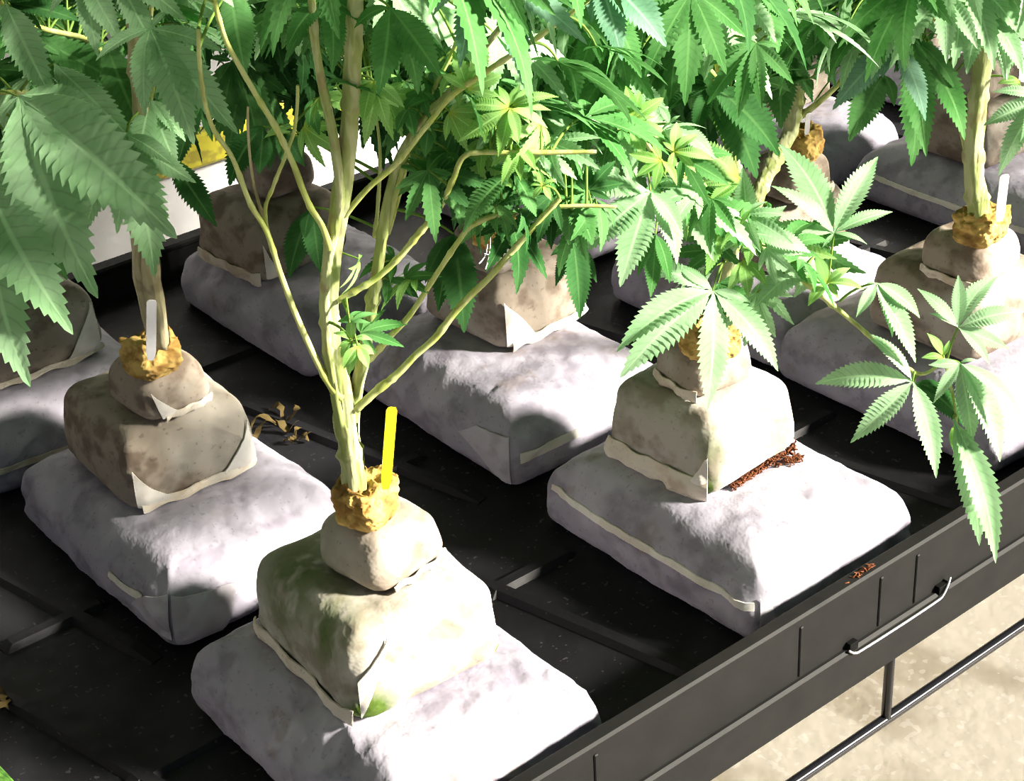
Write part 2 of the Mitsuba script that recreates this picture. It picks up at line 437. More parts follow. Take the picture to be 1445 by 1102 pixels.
def rough_plug(cx, cy, z0, w, d, h, seed, rot=0):
    b = Wrapped(cx, cy, z0, w, d, h, rot, r=0.010, bulge=0.0, side=0.002, wrinkle=0.002, seed=seed)
    m = b.mesh(0.0022)
    v = m.vertices
    k = np.clip((v[:, 2] - z0) / h, 0, 1)
    n = fnoise(v, 70, seed, 3) * 0.012 + np.abs(fnoise(v, 110, seed + 4, 2)) * -0.012
    ctr = np.array([cx, cy, z0 + h * 0.4])
    dirn = (v - ctr); dirn /= np.linalg.norm(dirn, axis=1, keepdims=True)
    v = v + dirn * n[:, None] * (0.3 + 0.7 * k[:, None])
    v[:, 2] = np.maximum(v[:, 2], z0)
    m.vertices = v
    return m


def creases(w, d, h, seed, ht, wd):
    """gathered folds at the upright corners and a few drag lines over the top edge"""
    r = np.random.default_rng(seed); out = []
    for sx in (-1, 1):
        for sy in (-1, 1):
            c = np.array([sx * w * 0.49, sy * d * 0.49])
            for k in range(3):
                t = r.uniform(0.12, 0.42)
                out.append(((c[0], c[1], h * r.uniform(0.1, 0.35)), (c[0] - sx * w * t, c[1], h * r.uniform(0.7, 1.0)), ht * r.uniform(-1, 1), wd * r.uniform(0.7, 1.3)))
                t = r.uniform(0.10, 0.35)
                out.append(((c[0], c[1], h * r.uniform(0.1, 0.35)), (c[0], c[1] - sy * d * t, h * r.uniform(0.7, 1.0)), ht * r.uniform(-1, 1), wd * r.uniform(0.7, 1.3)))
    for k in range(7):
        x = r.uniform(-0.4, 0.4) * w
        out.append(((x, -d * 0.5, h * r.uniform(0.35, 0.7)), (x + r.normal(0, 0.02), -d * r.uniform(0.28, 0.36), h), ht * r.uniform(-0.8, 0.8), wd * r.uniform(0.6, 1.2)))
        y = r.uniform(-0.4, 0.4) * d
        out.append(((-w * 0.5, y, h * r.uniform(0.35, 0.7)), (-w * r.uniform(0.30, 0.38), y + r.normal(0, 0.02), h), ht * r.uniform(-0.8, 0.8), wd * r.uniform(0.6, 1.2)))
    return out


def stack(code, slab, block=None, cube=None, plug=None, pale=False, mat=None, desc='', fine=1.0, detail=True):
    """One plant's growing media: slab (x, y, w, d, rot), wrapped block on it, small wrapped cube on that, plug on top."""
    seed = sum(map(ord, code)) * 7
    out = {}
    if slab:
        x, y, w, d, rot = slab[:5]
        s = Wrapped(x, y, 0.0, w, d, SLAB_H, rot, r=0.021, bulge=0.003, side=0.010, taper=0.012, wrinkle=0.0026, seed=seed, sag=0.020,
                    folds=creases(w, d, SLAB_H, seed, 0.0030, 0.0065))
        if block:
            c, sn = math.cos(-math.radians(rot)), math.sin(-math.radians(rot))
            dx, dy = block[0] - x, block[1] - y
            s.flat_c = (dx * c - dy * sn, dx * sn + dy * c); s.flat = (block[2] / 2, block[3] / 2, SLAB_H)
        key = thing('growing_slab', ('lavender-white' if code[0] in 'ABC' else 'grey') + ' fabric growing slab ' + desc[0], 'growing slab', 'fabric growing slabs on the tray')
        part(key, 'wrap', ply(s.mesh(0.0045 * fine), 'mat_slab', smooth=True))
        out['slab'] = (key, s)
    if block:
        x, y, w, d, rot = block[:5]
        b = Wrapped(x, y, SLAB_H, w, d, BLOCK_H, rot, r=0.020, bulge=0.003, side=0.005, taper=0.007, wrinkle=0.0022, seed=seed + 1, sag=0.006, folds=creases(w, d, BLOCK_H, seed + 1, 0.0016, 0.004))
        if cube:
            c, sn = math.cos(-math.radians(rot)), math.sin(-math.radians(rot))
            dx, dy = cube[0] - x, cube[1] - y
            b.flat_c = (dx * c - dy * sn, dx * sn + dy * c); b.flat = (cube[2] / 2, cube[3] / 2, BLOCK_H)
        key = thing('growing_block', ('pale grey' if pale else 'brownish') + ' fabric-wrapped growing block ' + desc[1], 'growing block', 'wrapped blocks on the slabs')
        part(key, 'wrap', ply(b.mesh(0.0036 * fine), mat or ('mat_block_pale' if pale else 'mat_block'), smooth=True))
        out['block'] = (key, b)
    if cube:
        x, y, w, d, rot = cube[:5]
        q = Wrapped(x, y, SLAB_H + BLOCK_H, w, d, CUBE_H, rot, r=0.018, bulge=0.0, side=0.004, taper=0.005, wrinkle=0.0026, seed=seed + 2, sag=0.004)
        if plug: q.flat_c = (0, 0); q.flat = (plug[2] / 2, plug[3] / 2, CUBE_H)
        key = thing('wrapped_cube', 'small brown fabric-wrapped cube ' + desc[2], 'growing cube', 'small wrapped cubes on the blocks')
        part(key, 'wrap', ply(q.mesh(0.0028 * fine), 'mat_block', smooth=True))
        out['cube'] = (key, q)
    if plug:
        x, y, w, d, rot = plug[:5]
        key = single('starter_plug', ply(rough_plug(x, y, SLAB_H + BLOCK_H + CUBE_H, w, d, PLUG_H, seed + 3, rot), 'mat_plug', smooth=50),
                     'crumbly orange-brown starter plug ' + desc[3], 'starter plug', 'starter plugs')
        out['plug'] = (key, None)
    NAMES[code] = out
    return out


def hem(code, lvl, face, a0, a1, b0=-0.98, b1=-0.74, lift=0.004, off=0.003, ragged=0.12, label=None):
    key, b = NAMES[code][lvl]
    lf = lambda u, v: lift * (1 - v) + 0.0015 * np.sin(u * 17 + b.seed)
    part(key, 'hem_strip', ply(b.patch([(a0, b0), (a1, b0), (a1, b1), (a0, b1)], face, (26, 4), off, 0.0016, lf, ragged), 'mat_hem', smooth=40), label or 'cream folded hem along the bottom edge')


def flap(code, lvl, quad, face='front', off=0.0035, label='pale triangular corner fold', mat='mat_flap'):
    key, b = NAMES[code][lvl]
    part(key, 'corner_fold', ply(b.patch(quad, face, (12, 12), off, 0.0014), 'mat_slabfold' if lvl == 'slab' else mat, smooth=40), label)


ALGAE += [((0.59, 1.10, 0.17), 0.05, 0.9), ((0.57, 1.03, 0.165), 0.03, 0.9), ((0.572, 0.978, 0.105), 0.022, 1.6), ((0.715, 0.972, 0.10), 0.014, 1.6), ((1.022, 1.032, 0.10), 0.018, 1.6), ((1.03, 1.03, 0.15), 0.02, 0.5),
          ((1.0, 1.17, 0.17), 0.03, 0.4), ((0.24, 1.0, 0.18), 0.11, 5), ((0.29, 1.04, 0.18), 0.10, 5)]

stack('A1', (0.640, 1.055, 0.245, 0.33, 2), (0.643, 1.068, 0.156, 0.188, -3), (0.652, 1.060, 0.086, 0.086, 10), (0.640, 1.055, 0.052, 0.045, 20), True, None,
      ('under the pale algae-stained block with the yellow stake', 'streaked with green algae below the yellow stake', 'under the plug with the yellow stake', 'holding the yellow stake'))
stack('A2', (0.660, 1.465, 0.245, 0.345, 1), (0.655, 1.495, 0.153, 0.172, -2), (0.650, 1.46, 0.080, 0.088, 5), (0.634, 1.425, 0.048, 0.045, 10), False, None,
      ('with creased front under the brown block at the left of the photo', 'with cream corner folds beside the white stake at left', 'under the plug with the white stake at left', 'with a short white stake at left'))
stack('A3', (0.655, 1.84, 0.245, 0.31, -2), (0.655, 1.85, 0.155, 0.165, 0), (0.66, 1.85, 0.082, 0.082, 4), None, False, None,
      ('at the left edge of the photo behind the stake-marked stack', 'at the left edge of the photo under the drooping bright leaves', 'hidden behind the bright leaves at the left edge', ''))
stack('B1', (1.086, 1.064, 0.245, 0.325, 1), (1.088, 1.10, 0.143, 0.148, 4), (1.085, 1.095, 0.080, 0.078, -4), (1.055, 1.055, 0.046, 0.045, 0), True, None,
      ('glaring white against the front rim of the tray', 'split at its front edge with brown coir showing', 'with a torn pale hem on the split block', 'half hidden under the large hanging fan leaf'))
stack('B2', (1.10, 1.45, 0.25, 0.335, -1), (1.137, 1.494, 0.146, 0.152, 3), (1.11, 1.47, 0.082, 0.08, 8), (1.065, 1.41, 0.046, 0.045, 0), False, None,
      ('in the middle of the tray with a dark shaded long side', 'with a pale folded corner in the middle of the tray', 'with white loose threads in the middle of the tray', 'under the green leaves in the middle of the tray'))
stack('B3', (1.065, 1.83, 0.245, 0.33, 0), (1.03, 1.86, 0.15, 0.15, 5), (1.045, 1.86, 0.085, 0.085, 0), None, False, None,
      ('in deep shade at the back of the tray behind the thick ribbed stem', 'in deep shade behind the thick ribbed stem', 'shaded at the back behind thin green branches', ''), fine=1.2)
stack('C1', (1.50, 1.10, 0.25, 0.335, 0), (1.50, 1.09, 0.15, 0.16, 0), (1.475, 1.06, 0.085, 0.085, 0), (1.447, 1.031, 0.050, 0.046, 5), False, None,
      ('behind the rightmost hanging leaf fans at the right edge', 'under the cut bare stem at the right edge', 'under the bare pale trunk at the right edge', 'at the foot of the bare pale trunk'))
stack('C2', (1.50, 1.42, 0.245, 0.32, 2), (1.51, 1.40, 0.145, 0.15, 0), (1.50, 1.36, 0.082, 0.08, 3), (1.495, 1.335, 0.044, 0.044, 20), False, None,
      ('partly covered by the upright leaf fan right of centre', 'behind the upright leaf fan right of centre', 'under the bent stem at upper right', 'beside the bent stem at upper right'))
stack('C3', (1.50, 1.83, 0.245, 0.32, 0), (1.49, 1.84, 0.15, 0.15, 2), (1.49, 1.82, 0.085, 0.085, 0), None, False, None,
      ('in deep shade at the top centre of the photo', 'dark and shaded at the top centre behind hanging leaves', 'shaded at the top centre behind hanging leaves', ''), fine=1.3)
stack('D1', (1.93, 1.06, 0.245, 0.33, 0), (1.92, 1.07, 0.15, 0.15, 0), None, None, False, None,
      ('just outside the right edge nearest the rim', 'just outside the right edge nearest the rim', '', ''), fine=1.5)
stack('D2', (1.985, 1.395, 0.25, 0.335, 0), (1.965, 1.42, 0.15, 0.15, 0), (1.95, 1.41, 0.085, 0.085, 0), None, False, None,
      ('with a long pale seam behind the bare trunk at upper right', 'pinkish brown at the upper right corner behind the bare trunk', 'at the upper right corner behind leaves', ''), fine=1.1)
stack('D3', (1.90, 1.76, 0.245, 0.33, 0), (1.90, 1.78, 0.15, 0.15, 0), None, None, False, None,
      ('at the back behind the bent stem', 'at the back of the tray above the grey slab', '', ''), fine=1.3)
stack('E3', (2.32, 1.80, 0.245, 0.33, 0), (2.32, 1.80, 0.15, 0.15, 0), None, None, False, None,
      ('farthest at the top right of the photo', 'farthest at the top right of the photo', '', ''), fine=1.5)
stack('Z1', (0.155, 1.06, 0.245, 0.33, 0), (0.215, 1.06, 0.15, 0.16, 0), None, None, True, 'mat_algae',
      ('outside the lower left corner', 'covered in bright green algae at the lower left corner', '', ''), fine=1.3)

# folds, hems and seams
hem('A2', 'block', 'front', -0.86, 0.97); flap('A2', 'block', [(-0.93, -0.90), (-0.35, -0.86), (-0.70, -0.35), (-0.93, 0.15)]); flap('A2', 'block', [(0.35, -0.80), (0.93, -0.82), (0.93, 0.35), (0.90, 0.2)])
hem('A2', 'cube', 'front', -0.55, 0.95); flap('A2', 'cube', [(-0.65, -0.9), (-0.1, -0.85), (-0.45, -0.3), (-0.9, 0.4)])
hem('A1', 'block', 'left', -0.95, 0.9, -1.0, -0.62, 0.008, label='cream hem flap hanging at the left side'); flap('A1', 'block', [(-0.98, -0.8), (-0.80, -0.2), (-0.55, 0.85), (-0.98, 0.1)])
hem('A1', 'cube', 'front', -0.7, 0.95, -0.95, -0.72, 0.003)
hem('B1', 'block', 'left', -0.95, 0.95, -1.0, -0.45, 0.010, label='cream torn hem flap hanging at the left side'); flap('B1', 'block', [(0.55, -0.95), (0.95, -0.95), (0.95, 0.1), (0.9, 0.05)], 'left')
hem('B1', 'cube', 'left', -0.9, 0.95, -1.0, -0.55, 0.006)
hem('B2', 'block', 'front', -0.8, 1.0, -0.98, -0.70, 0.006); flap('B2', 'block', [(-0.9, -0.92), (-0.25, -0.86), (-0.6, -0.1), (-0.92, 0.5)])
hem('A3', 'block', 'front', -0.95, 1.0, -0.98, -0.80, 0.004); flap('A3', 'block', [(0.3, -0.8), (0.9, -0.82), (0.9, 0.6), (0.86, 0.5)])
hem('B3', 'block', 'left', -0.9, 0.95, -1.0, -0.6, 0.008); flap('B3', 'block', [(-0.92, -0.9), (-0.6, -0.86), (-0.8, -0.2), (-0.92, 0.3)])
hem('C1', 'cube', 'left', -0.9, 0.9, -1.0, -0.6, 0.005); hem('C2', 'cube', 'front', -0.5, 1.0, -0.98, -0.6, 0.006); hem('C2', 'block', 'front', -0.2, 1.0, -0.98, -0.72, 0.005)
for code, b0, b1 in (('B1', 0.15, 0.42), ('D2', 0.0, 0.22)):
    key, s = NAMES[code]['slab']
    part(key, 'seam', ply(s.patch([(-0.9, b0), (0.96, b0 - 0.1), (0.96, b1 - 0.1), (-0.9, b1)], 'left', (30, 3), 0.0022, 0.0016, None, 0.05), 'mat_flap', smooth=40), 'pale welded seam along the long side')
key, s = NAMES['A2']['slab']
part(key, 'hem_strip', ply(s.patch([(0.35, 0.0), (0.98, -0.02), (0.98, 0.25), (0.35, 0.2)], 'left', (16, 4), 0.003, 0.0014), 'mat_flap', smooth=40), 'white folded strip at the front corner')
part(key, 'hem_strip', ply(s.patch([(-0.95, -0.05), (0.9, 0.05), (0.9, 0.28), (-0.95, 0.2)], 'front', (24, 4), 0.003, 0.0014), 'mat_flap', smooth=40), 'white folded strip along the front')
key, s = NAMES['B2']['slab']
part(key, 'hem_strip', ply(s.patch([(-0.9, -0.2), (0.95, 0.1), (0.95, 0.38), (-0.9, 0.1)], 'front', (24, 4), 0.003, 0.0014), 'mat_flap', smooth=40), 'white folded strip along the front')
flap('A2', 'slab', [(-0.98, -0.75), (-0.55, -0.9), (-0.35, 0.35), (-0.98, 0.72)], 'front', 0.004, 'white triangular corner fold')
flap('A2', 'slab', [(0.62, -0.2), (0.985, -0.55), (0.985, 0.75), (0.80, 0.5)], 'left', 0.0035, 'white triangular corner fold')
flap('B2', 'slab', [(0.45, 0.0), (0.97, -0.9), (0.97, 0.72), (0.62, 0.60)], 'left', 0.003, 'rounded corner fold')
flap('B1', 'slab', [(-0.985, -0.95), (-0.80, -0.95), (-0.86, 0.1), (-0.985, 0.45)], 'front', 0.003, 'stained corner fold')
key, s = NAMES['A3']['slab']
part(key, 'hem_strip', ply(s.patch([(-0.95, -0.25), (0.95, -0.2), (0.95, -0.05), (-0.95, -0.1)], 'front', (24, 4), 0.003, 0.0014), 'mat_hem', smooth=40), 'tan folded strip along the front')
# ------------------------------------------------------------------ stakes and litter
def stake(top, bottom, w, mat, label, tilt=0.0):
    """flat plant label from a pixel pair: rounded top, pointed foot; bottom and top are 3-D points"""
    a, b = np.array(bottom), np.array(top)
    up = (b - a); L = np.linalg.norm(up); up /= L
    side = RIGHT - up * (RIGHT @ up); side /= np.linalg.norm(side)
    side = side * math.cos(tilt) + np.cross(up, side) * math.sin(tilt)
    n = np.cross(side, up)
    out = [(-w * 0.30, 0), (w * 0.30, 0), (w / 2, 0.14 * L), (w / 2, L * 0.955), (w * 0.36, L * 0.99), (-w * 0.1, L), (-w * 0.36, L * 0.99), (-w / 2, L * 0.965), (-w / 2, 0.14 * L)]
    import shapely
    m = trimesh.creation.extrude_polygon(shapely.Polygon(out), 0.0011, engine='earcut')
    v = np.array(m.vertices)
    m.vertices = a + v[:, :1] * side + v[:, 1:2] * up + (v[:, 2:] - 0.0005) * n
    m.fix_normals()
    return single('plant_stake', ply(m, mat), label, 'plant stake', 'plant stakes')


stake(at(553, 574, 1.385), at(544, 690, 1.425), 0.0092, 'mat_stake_yellow', 'bright yellow plant stake standing in the crumbly plug of the front plant', 0.3)
stake(at(214, 423, 1.62), at(213, 508, 1.665), 0.0095, 'mat_stake_white', 'white plant stake leaning on the woody stem at left', 0.25)
stake(at(1418, 246, 1.80), at(1410, 312, 1.835), 0.0105, 'mat_stake_white', 'white plant stake beside the bare pale trunk at the right edge', 0.2)
stake(at(1141, 160, 2.04), at(1138, 190, 2.07), 0.0062, 'mat_stake_white', 'small white plant stake behind the bent stem at upper right', 0.2)

rs = np.random.default_rng(5)


def curl(c, size, seed):
    """a dried curled leaf scrap lying on the tray"""
    r = np.random.default_rng(seed)
    ms = []
    for k in range(5):
        n = 10
        ang = r.uniform(0, 2 * np.pi); L = size * r.uniform(0.5, 1.0)
        t = np.linspace(0, 1, n)
        bend = r.uniform(-3, 3)
        x = np.cumsum(np.cos(ang + bend * t)) * L / n; y = np.cumsum(np.sin(ang + bend * t)) * L / n
        z = 0.003 + 0.010 * size / 0.04 * np.abs(np.sin(t * np.pi * r.uniform(0.6, 1.6)))
        cen = np.stack([x, y, z], -1)
        w = size * 0.07 * np.sin(np.pi * (0.08 + 0.9 * t)) * (1 + 0.4 * np.sin(t * 23 + k))
        nor = np.stack([-np.sin(ang + bend * t), np.cos(ang + bend * t), 0.7 * np.sin(t * 9 + k)], -1)
        a, b = cen + nor * w[:, None], cen - nor * w[:, None]
        v = np.vstack([a, b, a - [0, 0, 0.0006], b - [0, 0, 0.0006]])
        i = np.arange(n - 1)
        q = np.vstack([np.stack([i, i + 1, i + 1 + n, i + n], -1), np.stack([i + 2 * n, i + 3 * n, i + 1 + 3 * n, i + 1 + 2 * n], -1),
                       np.stack([i, i + 2 * n, i + 1 + 2 * n, i + 1], -1), np.stack([i + n, i + 1 + n, i + 1 + 3 * n, i + 3 * n], -1)])
        ms.append(trimesh.Trimesh(v, np.vstack([q[:, [0, 1, 2]], q[:, [0, 2, 3]]]), process=False))
    m = trimesh.util.concatenate(ms)
    m.vertices[:, 2] = np.maximum(m.vertices[:, 2], 0.0004)
    m.apply_translation([c[0], c[1], 0.0])
    return m


for (x, y, sz, lab) in ((395, 600, 0.055, 'dried curled leaf scrap on the black tray beside the brown block'), (420, 622, 0.03, 'small tan leaf curl on the black tray behind the front plant'),
                        (15, 985, 0.045, 'yellowed leaf scrap on the tray at the left edge, lower left'), (1040, 760, 0.012, '')):
    if lab:
        single('dried_leaf', ply(curl(onz(x, y, 0), sz, int(x)), 'mat_dry', smooth=True), lab, 'dried leaf', 'dried leaf scraps on the tray')


def coir(points, n, spread, seed, L=0.006):
    r = np.random.default_rng(seed); ms = []
    pts = spline(points, 60)
    for k in range(n):
        p = pts[r.integers(0, 60)] + r.normal(0, 1, 3) * spread
        d = r.normal(0, 1, 3); d /= np.linalg.norm(d)
        ms.append(tube(np.array([p - d * L / 2, p + r.normal(0, 0.001, 3), p + d * L / 2]), [0.0005, 0.0011, 0.0004], 4))
    return trimesh.util.concatenate(ms)


key, b = NAMES['B1']['block']
line = b.f(np.array([[t, -1, -0.97 + 0.1 * (t > 0.3)] for t in np.linspace(-0.5, 0.92, 20)]), 0.004)
part(key, 'coir_fibre', ply(coir(line, 260, np.array([0.001, 0.0014, 0.0012]), 3), 'mat_coir', smooth=True), 'rust-brown coir fibre showing through the split', 'stuff')
crumb = single('coir_crumbs', ply(coir([b.f(np.array([[0.55, -1, -1]]), 0.014)[0] + [0, -0.004, 0.004], b.f(np.array([[0.75, -1, -1]]), 0.020)[0] + [0, -0.006, 0.004]], 90, np.array([0.004, 0.003, 0.001]), 4), 'mat_coir', smooth=True),
               'rust-brown coir crumbs spilled on the white slab', 'coir crumbs', kind='stuff')
key, s = NAMES['B1']['slab']
line = np.array([onz(x, y, 0.065) + np.array([0, 0.006, 0]) for x, y in ((1205, 824), (1240, 801))])
part(key, 'coir_fibre', ply(coir(line, 60, np.array([0.003, 0.0012, 0.001]), 8), 'mat_coir', smooth=True), 'rust-brown coir fibre at the rim', 'stuff')
key, b = NAMES['B2']['cube']
for (p, q_) in (((688, 345), (676, 372)), ((692, 328), (685, 380)), ((700, 352), (684, 358))):
    a0, a1 = at(*p, 1.83), at(*q_, 1.80)
    part(key, 'thread', ply(tube(spline([a0, (a0 + a1) / 2 + [0.002, 0, -0.003], a1], 8), 0.0008, 5), 'mat_stake_white', smooth=True), 'loose white thread')

# ------------------------------------------------------------------ cannabis plants
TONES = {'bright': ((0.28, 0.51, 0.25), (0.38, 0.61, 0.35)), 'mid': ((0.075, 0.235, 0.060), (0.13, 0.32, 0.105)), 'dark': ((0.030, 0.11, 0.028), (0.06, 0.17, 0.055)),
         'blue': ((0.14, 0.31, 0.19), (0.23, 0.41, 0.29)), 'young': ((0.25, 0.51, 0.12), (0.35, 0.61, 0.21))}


def leaf_color(a, b, young=False):
    def fn(p, n, uv):
        s, v = uv.x, uv.y
        av = dr.abs(v)
        vein = dr.abs(dr.abs((s * 13 - av * 1.5) - dr.floor(s * 13 - av * 1.5)) - 0.5)       # 0 on the side veins
        rib = smoothstep(0.13, 0.03, av)
        t = fbm(p.x * 30, p.y * 30, p.z * 30, 3)
        c = mix(a, b, smoothstep(0.32, 0.68, t))
        c = c * (1 - 0.16 * smoothstep(0.16, 0.0, vein) * smoothstep(1.0, 0.6, av))
        c = mix(c, mi.Color3f(b) * 1.25 + mi.Color3f(0.03, 0.03, 0.01), rib * 0.75)
        if young: c = mix((0.42, 0.50, 0.05), c, smoothstep(-0.1, 0.3, s))
        stalk = dr.select(v > 1.5, 1.0, 0.0)
        return mix(c, (0.22, 0.36, 0.08), stalk)
    return fn


for k, (a, b) in TONES.items():
    scene['mat_leaf_' + k] = {'type': 'principledthin', 'base_color': proc(leaf_color(a, b, k == 'young')), 'roughness': 0.42, 'diff_trans': 0.65, 'eta': 1.4, 'spec_trans': 0.0}


def stem_color(a, b, c3):
    def fn(p, n, uv):
        t = fbm(p.x * 160, p.y * 160, p.z * 18, 3)
        return mix(mix(a, b, smoothstep(0.35, 0.6, t)), c3, smoothstep(0.62, 0.75, fbm(p.x * 60, p.y * 60, p.z * 40, 3)) * 0.7)
    return fn


bsdf('mat_stem_green', stem_color((0.36, 0.42, 0.10), (0.46, 0.50, 0.20), (0.26, 0.30, 0.08)), 0.5, 0.35)
bsdf('mat_stem_wood', stem_color((0.24, 0.29, 0.09), (0.38, 0.41, 0.21), (0.25, 0.20, 0.10)), 0.6, 0.3, bump=(lambda p, n, uv: fbm(p.x * 300, p.y * 300, p.z * 40, 2), 0.002))
bsdf('mat_stem_brown', stem_color((0.34, 0.31, 0.16), (0.45, 0.40, 0.25), (0.20, 0.16, 0.08)), 0.65, 0.3, bump=(lambda p, n, uv: fbm(p.x * 300, p.y * 300, p.z * 40, 2), 0.002))


def leaflet(c, tip, n, width, arch=0.12, teeth=13, twist=0.0, fold=0.28, lod=False, bend=0.0):
    c, tip, n = map(np.asarray, (c, tip, n))
    ax = tip - c; L = np.linalg.norm(ax); ax = ax / L
    n = n - ax * (n @ ax); n /= np.linalg.norm(n) + 1e-9
    sd = np.cross(ax, n)
    if twist:
        n, sd = n * math.cos(twist) + sd * math.sin(twist), sd * math.cos(twist) - n * math.sin(twist)
    ctrl = c + ax * L * 0.5 + n * L * arch * 2 + sd * L * bend * 2
    rows, uvs = [], []
    S = [0.0, 0.05]
    prof = lambda s: np.interp(s, [0, 0.05, 0.15, 0.30, 0.45, 0.60, 0.75, 0.86, 0.94, 1.0], [0.05, 0.14, 0.55, 0.88, 1.0, 0.90, 0.62, 0.34, 0.13, 0.012])
    st, ed = [0.0, 0.05], [1.0, 1.0]
    for k in range(teeth):
        s0 = 0.08 + 0.88 * k / teeth; s1 = 0.08 + 0.88 * (k + 0.62) / teeth
        st += [s0, s1]; ed += [0.85, 1.09]
    st.append(1.0); ed.append(1.0)
    st, ed = np.array(st), np.array(ed)
    w = prof(st) * width / 2
    P = ((1 - st) ** 2)[:, None] * c + (2 * st * (1 - st))[:, None] * ctrl + (st ** 2)[:, None] * tip
    tg = (2 * (1 - st))[:, None] * (ctrl - c) + (2 * st)[:, None] * (tip - ctrl); tg /= np.linalg.norm(tg, axis=1, keepdims=True)
    sdv = np.cross(tg, n); sdv /= np.linalg.norm(sdv, axis=1, keepdims=True)
    nn = np.cross(sdv, tg)
    cols = [(-1, 1), (-0.5, 0), (0, 0), (0.5, 0), (1, 1)] if not lod else [(-1, 1), (0, 0), (1, 1)]
    V, UV = [], []
    odd = (np.arange(len(st)) % 2)[:, None]
    for v, edge in cols:
        e = ed[:, None] if edge else 1.0
        forward = (tg * (0.07 * width) * odd if edge else 0)
        z = fold * abs(v) - 0.10 * v * v
        ripple = (0.035 * (odd - 0.5) * (1 if abs(v) == 0.5 else 0))
        V.append(P + sdv * (v * w)[:, None] * e + nn * (w[:, None] * (z + ripple * 2.2)) + forward)
        UV.append(np.stack([st, np.full_like(st, v)], -1))
    V = np.stack(V, 1); UV = np.stack(UV, 1)
    r, k = V.shape[:2]
    i, j = np.meshgrid(np.arange(r - 1), np.arange(k - 1), indexing='ij')
    a = (i * k + j).ravel()
    q = np.stack([a, a + 1, a + k + 1, a + k], -1)
    return V.reshape(-1, 3), np.vstack([q[:, [0, 1, 2]], q[:, [0, 2, 3]]]), UV.reshape(-1, 2)


def join(parts_):
    V, Fc, U, o = [], [], [], 0
    for v, f, u in parts_:
        V.append(v); Fc.append(f + o); U.append(u); o += len(v)
    return np.vstack(V), np.vstack(Fc), np.vstack(U)


def petiole(a, b, r0, r1, sag=0.0):
    a, b = np.array(a), np.array(b)
    m = tube(spline([a, (a + b) / 2 + [0, 0, sag], b], 7), np.linspace(r0, r1, 7), 5)
    return m.vertices, m.faces, np.tile([0.5, 2.0], (len(m.vertices), 1))


def put_fan(plant, leaflets, stalk_, tone):
    """a large fan leaf: the leaf is its stalk, its leaflets are pieces of it"""
    key = part(plant, 'leaf', ply((stalk_[0], stalk_[1]), 'mat_leaf_' + tone, smooth=True, uv=stalk_[2]))
    for v, f, u in leaflets:
        part(key, 'leaflet', ply((v, f), 'mat_leaf_' + tone, smooth=True, uv=u))
    return key


def put_leaf(plant, pieces, tone):
    v, f, u = join(pieces)
    return part(plant, 'leaf', ply((v, f), 'mat_leaf_' + tone, smooth=True, uv=u))


PLANTS, NODES = {}, {}
VIEWN = np.array([0, 0, 1.0]) * 0.62 - fwd * 0.62


def new_plant(code, label):
    PLANTS[code] = thing('cannabis_plant', label, 'plant', 'cannabis plants on the tray')
    NODES[code] = []


def stalk(code, name, pts, r_px, mat='mat_stem_green', rough=0.25, sides=10, ridges=0, n=None):
    """a stem or branch through (px, py, depth) points; radius in pixels of the photograph at each end"""
    pts = np.array(pts, float)
    P = np.array([at(*p) for p in pts])
    n = n or max(10, 6 * len(P))
    Q = spline(P, n); D = pix(Q)[:, 2]
    rr = np.interp(np.linspace(0, 1, n), np.linspace(0, 1, len(r_px)), r_px) / F * D
    # knobby nodes
    r = np.random.default_rng(len(scene))
    for k in r.integers(2, n - 1, max(1, n // 9)):
        rr[k] *= 1.22
    m = tube(Q, rr, sides, ridges, len(scene), rough)
    part(PLANTS[code], name, ply(m, mat, smooth=True))
    NODES[code] += list(Q)
    return Q


def hero(code, c, depth, tone, tips, k=0.25, wr=0.25, stem=None, arch=0.10, seed=None, teeth=18):
    """a leaf seen well in the photograph: centre pixel and depth, tip pixels (optionally with an extra depth in metres)"""
    r = np.random.default_rng(int(c[0] * 7 + c[1] * 13) if seed is None else seed)
    C = at(*c, depth)
    pcs = []
    for t in tips:
        dz = -k * (t[1] - c[1]) / F * depth + r.normal(0, 0.012) * (np.hypot(t[0] - c[0], t[1] - c[1]) / 150)
        if len(t) > 2: dz += t[2]
        Tp = at(t[0], t[1], depth + dz)
        L = np.linalg.norm(Tp - C)
        n = VIEWN + r.normal(0, 0.16, 3)
        pcs.append(leaflet(C, Tp, n, L * wr * r.uniform(1.05, 1.3), arch * r.uniform(0.6, 1.4), teeth, 0, r.uniform(0.12, 0.45), bend=r.uniform(-0.03, 0.03)))
    if stem is not None:
        S = at(*stem) if len(stem) == 3 else at(stem[0], stem[1], depth + 0.02)
    else:
        nd = np.array(NODES[code]); dist = np.linalg.norm(nd - C, axis=1)
        S = nd[np.argmin(dist)]
        if np.linalg.norm(S - C) > 0.14: S = C + (S - C) / np.linalg.norm(S - C) * 0.06 + [0, 0, -0.01]
    return put_fan(PLANTS[code], pcs, petiole(S, C, 0.0014, 0.0009, 0.004), tone)


def A1d(y): return 1.455 - (700 - y) / 700 * 0.262


def d1(pts, off=0.0): return [(x, y, A1d(y) + off + (e[0] if e else 0)) for x, y, *e in pts]


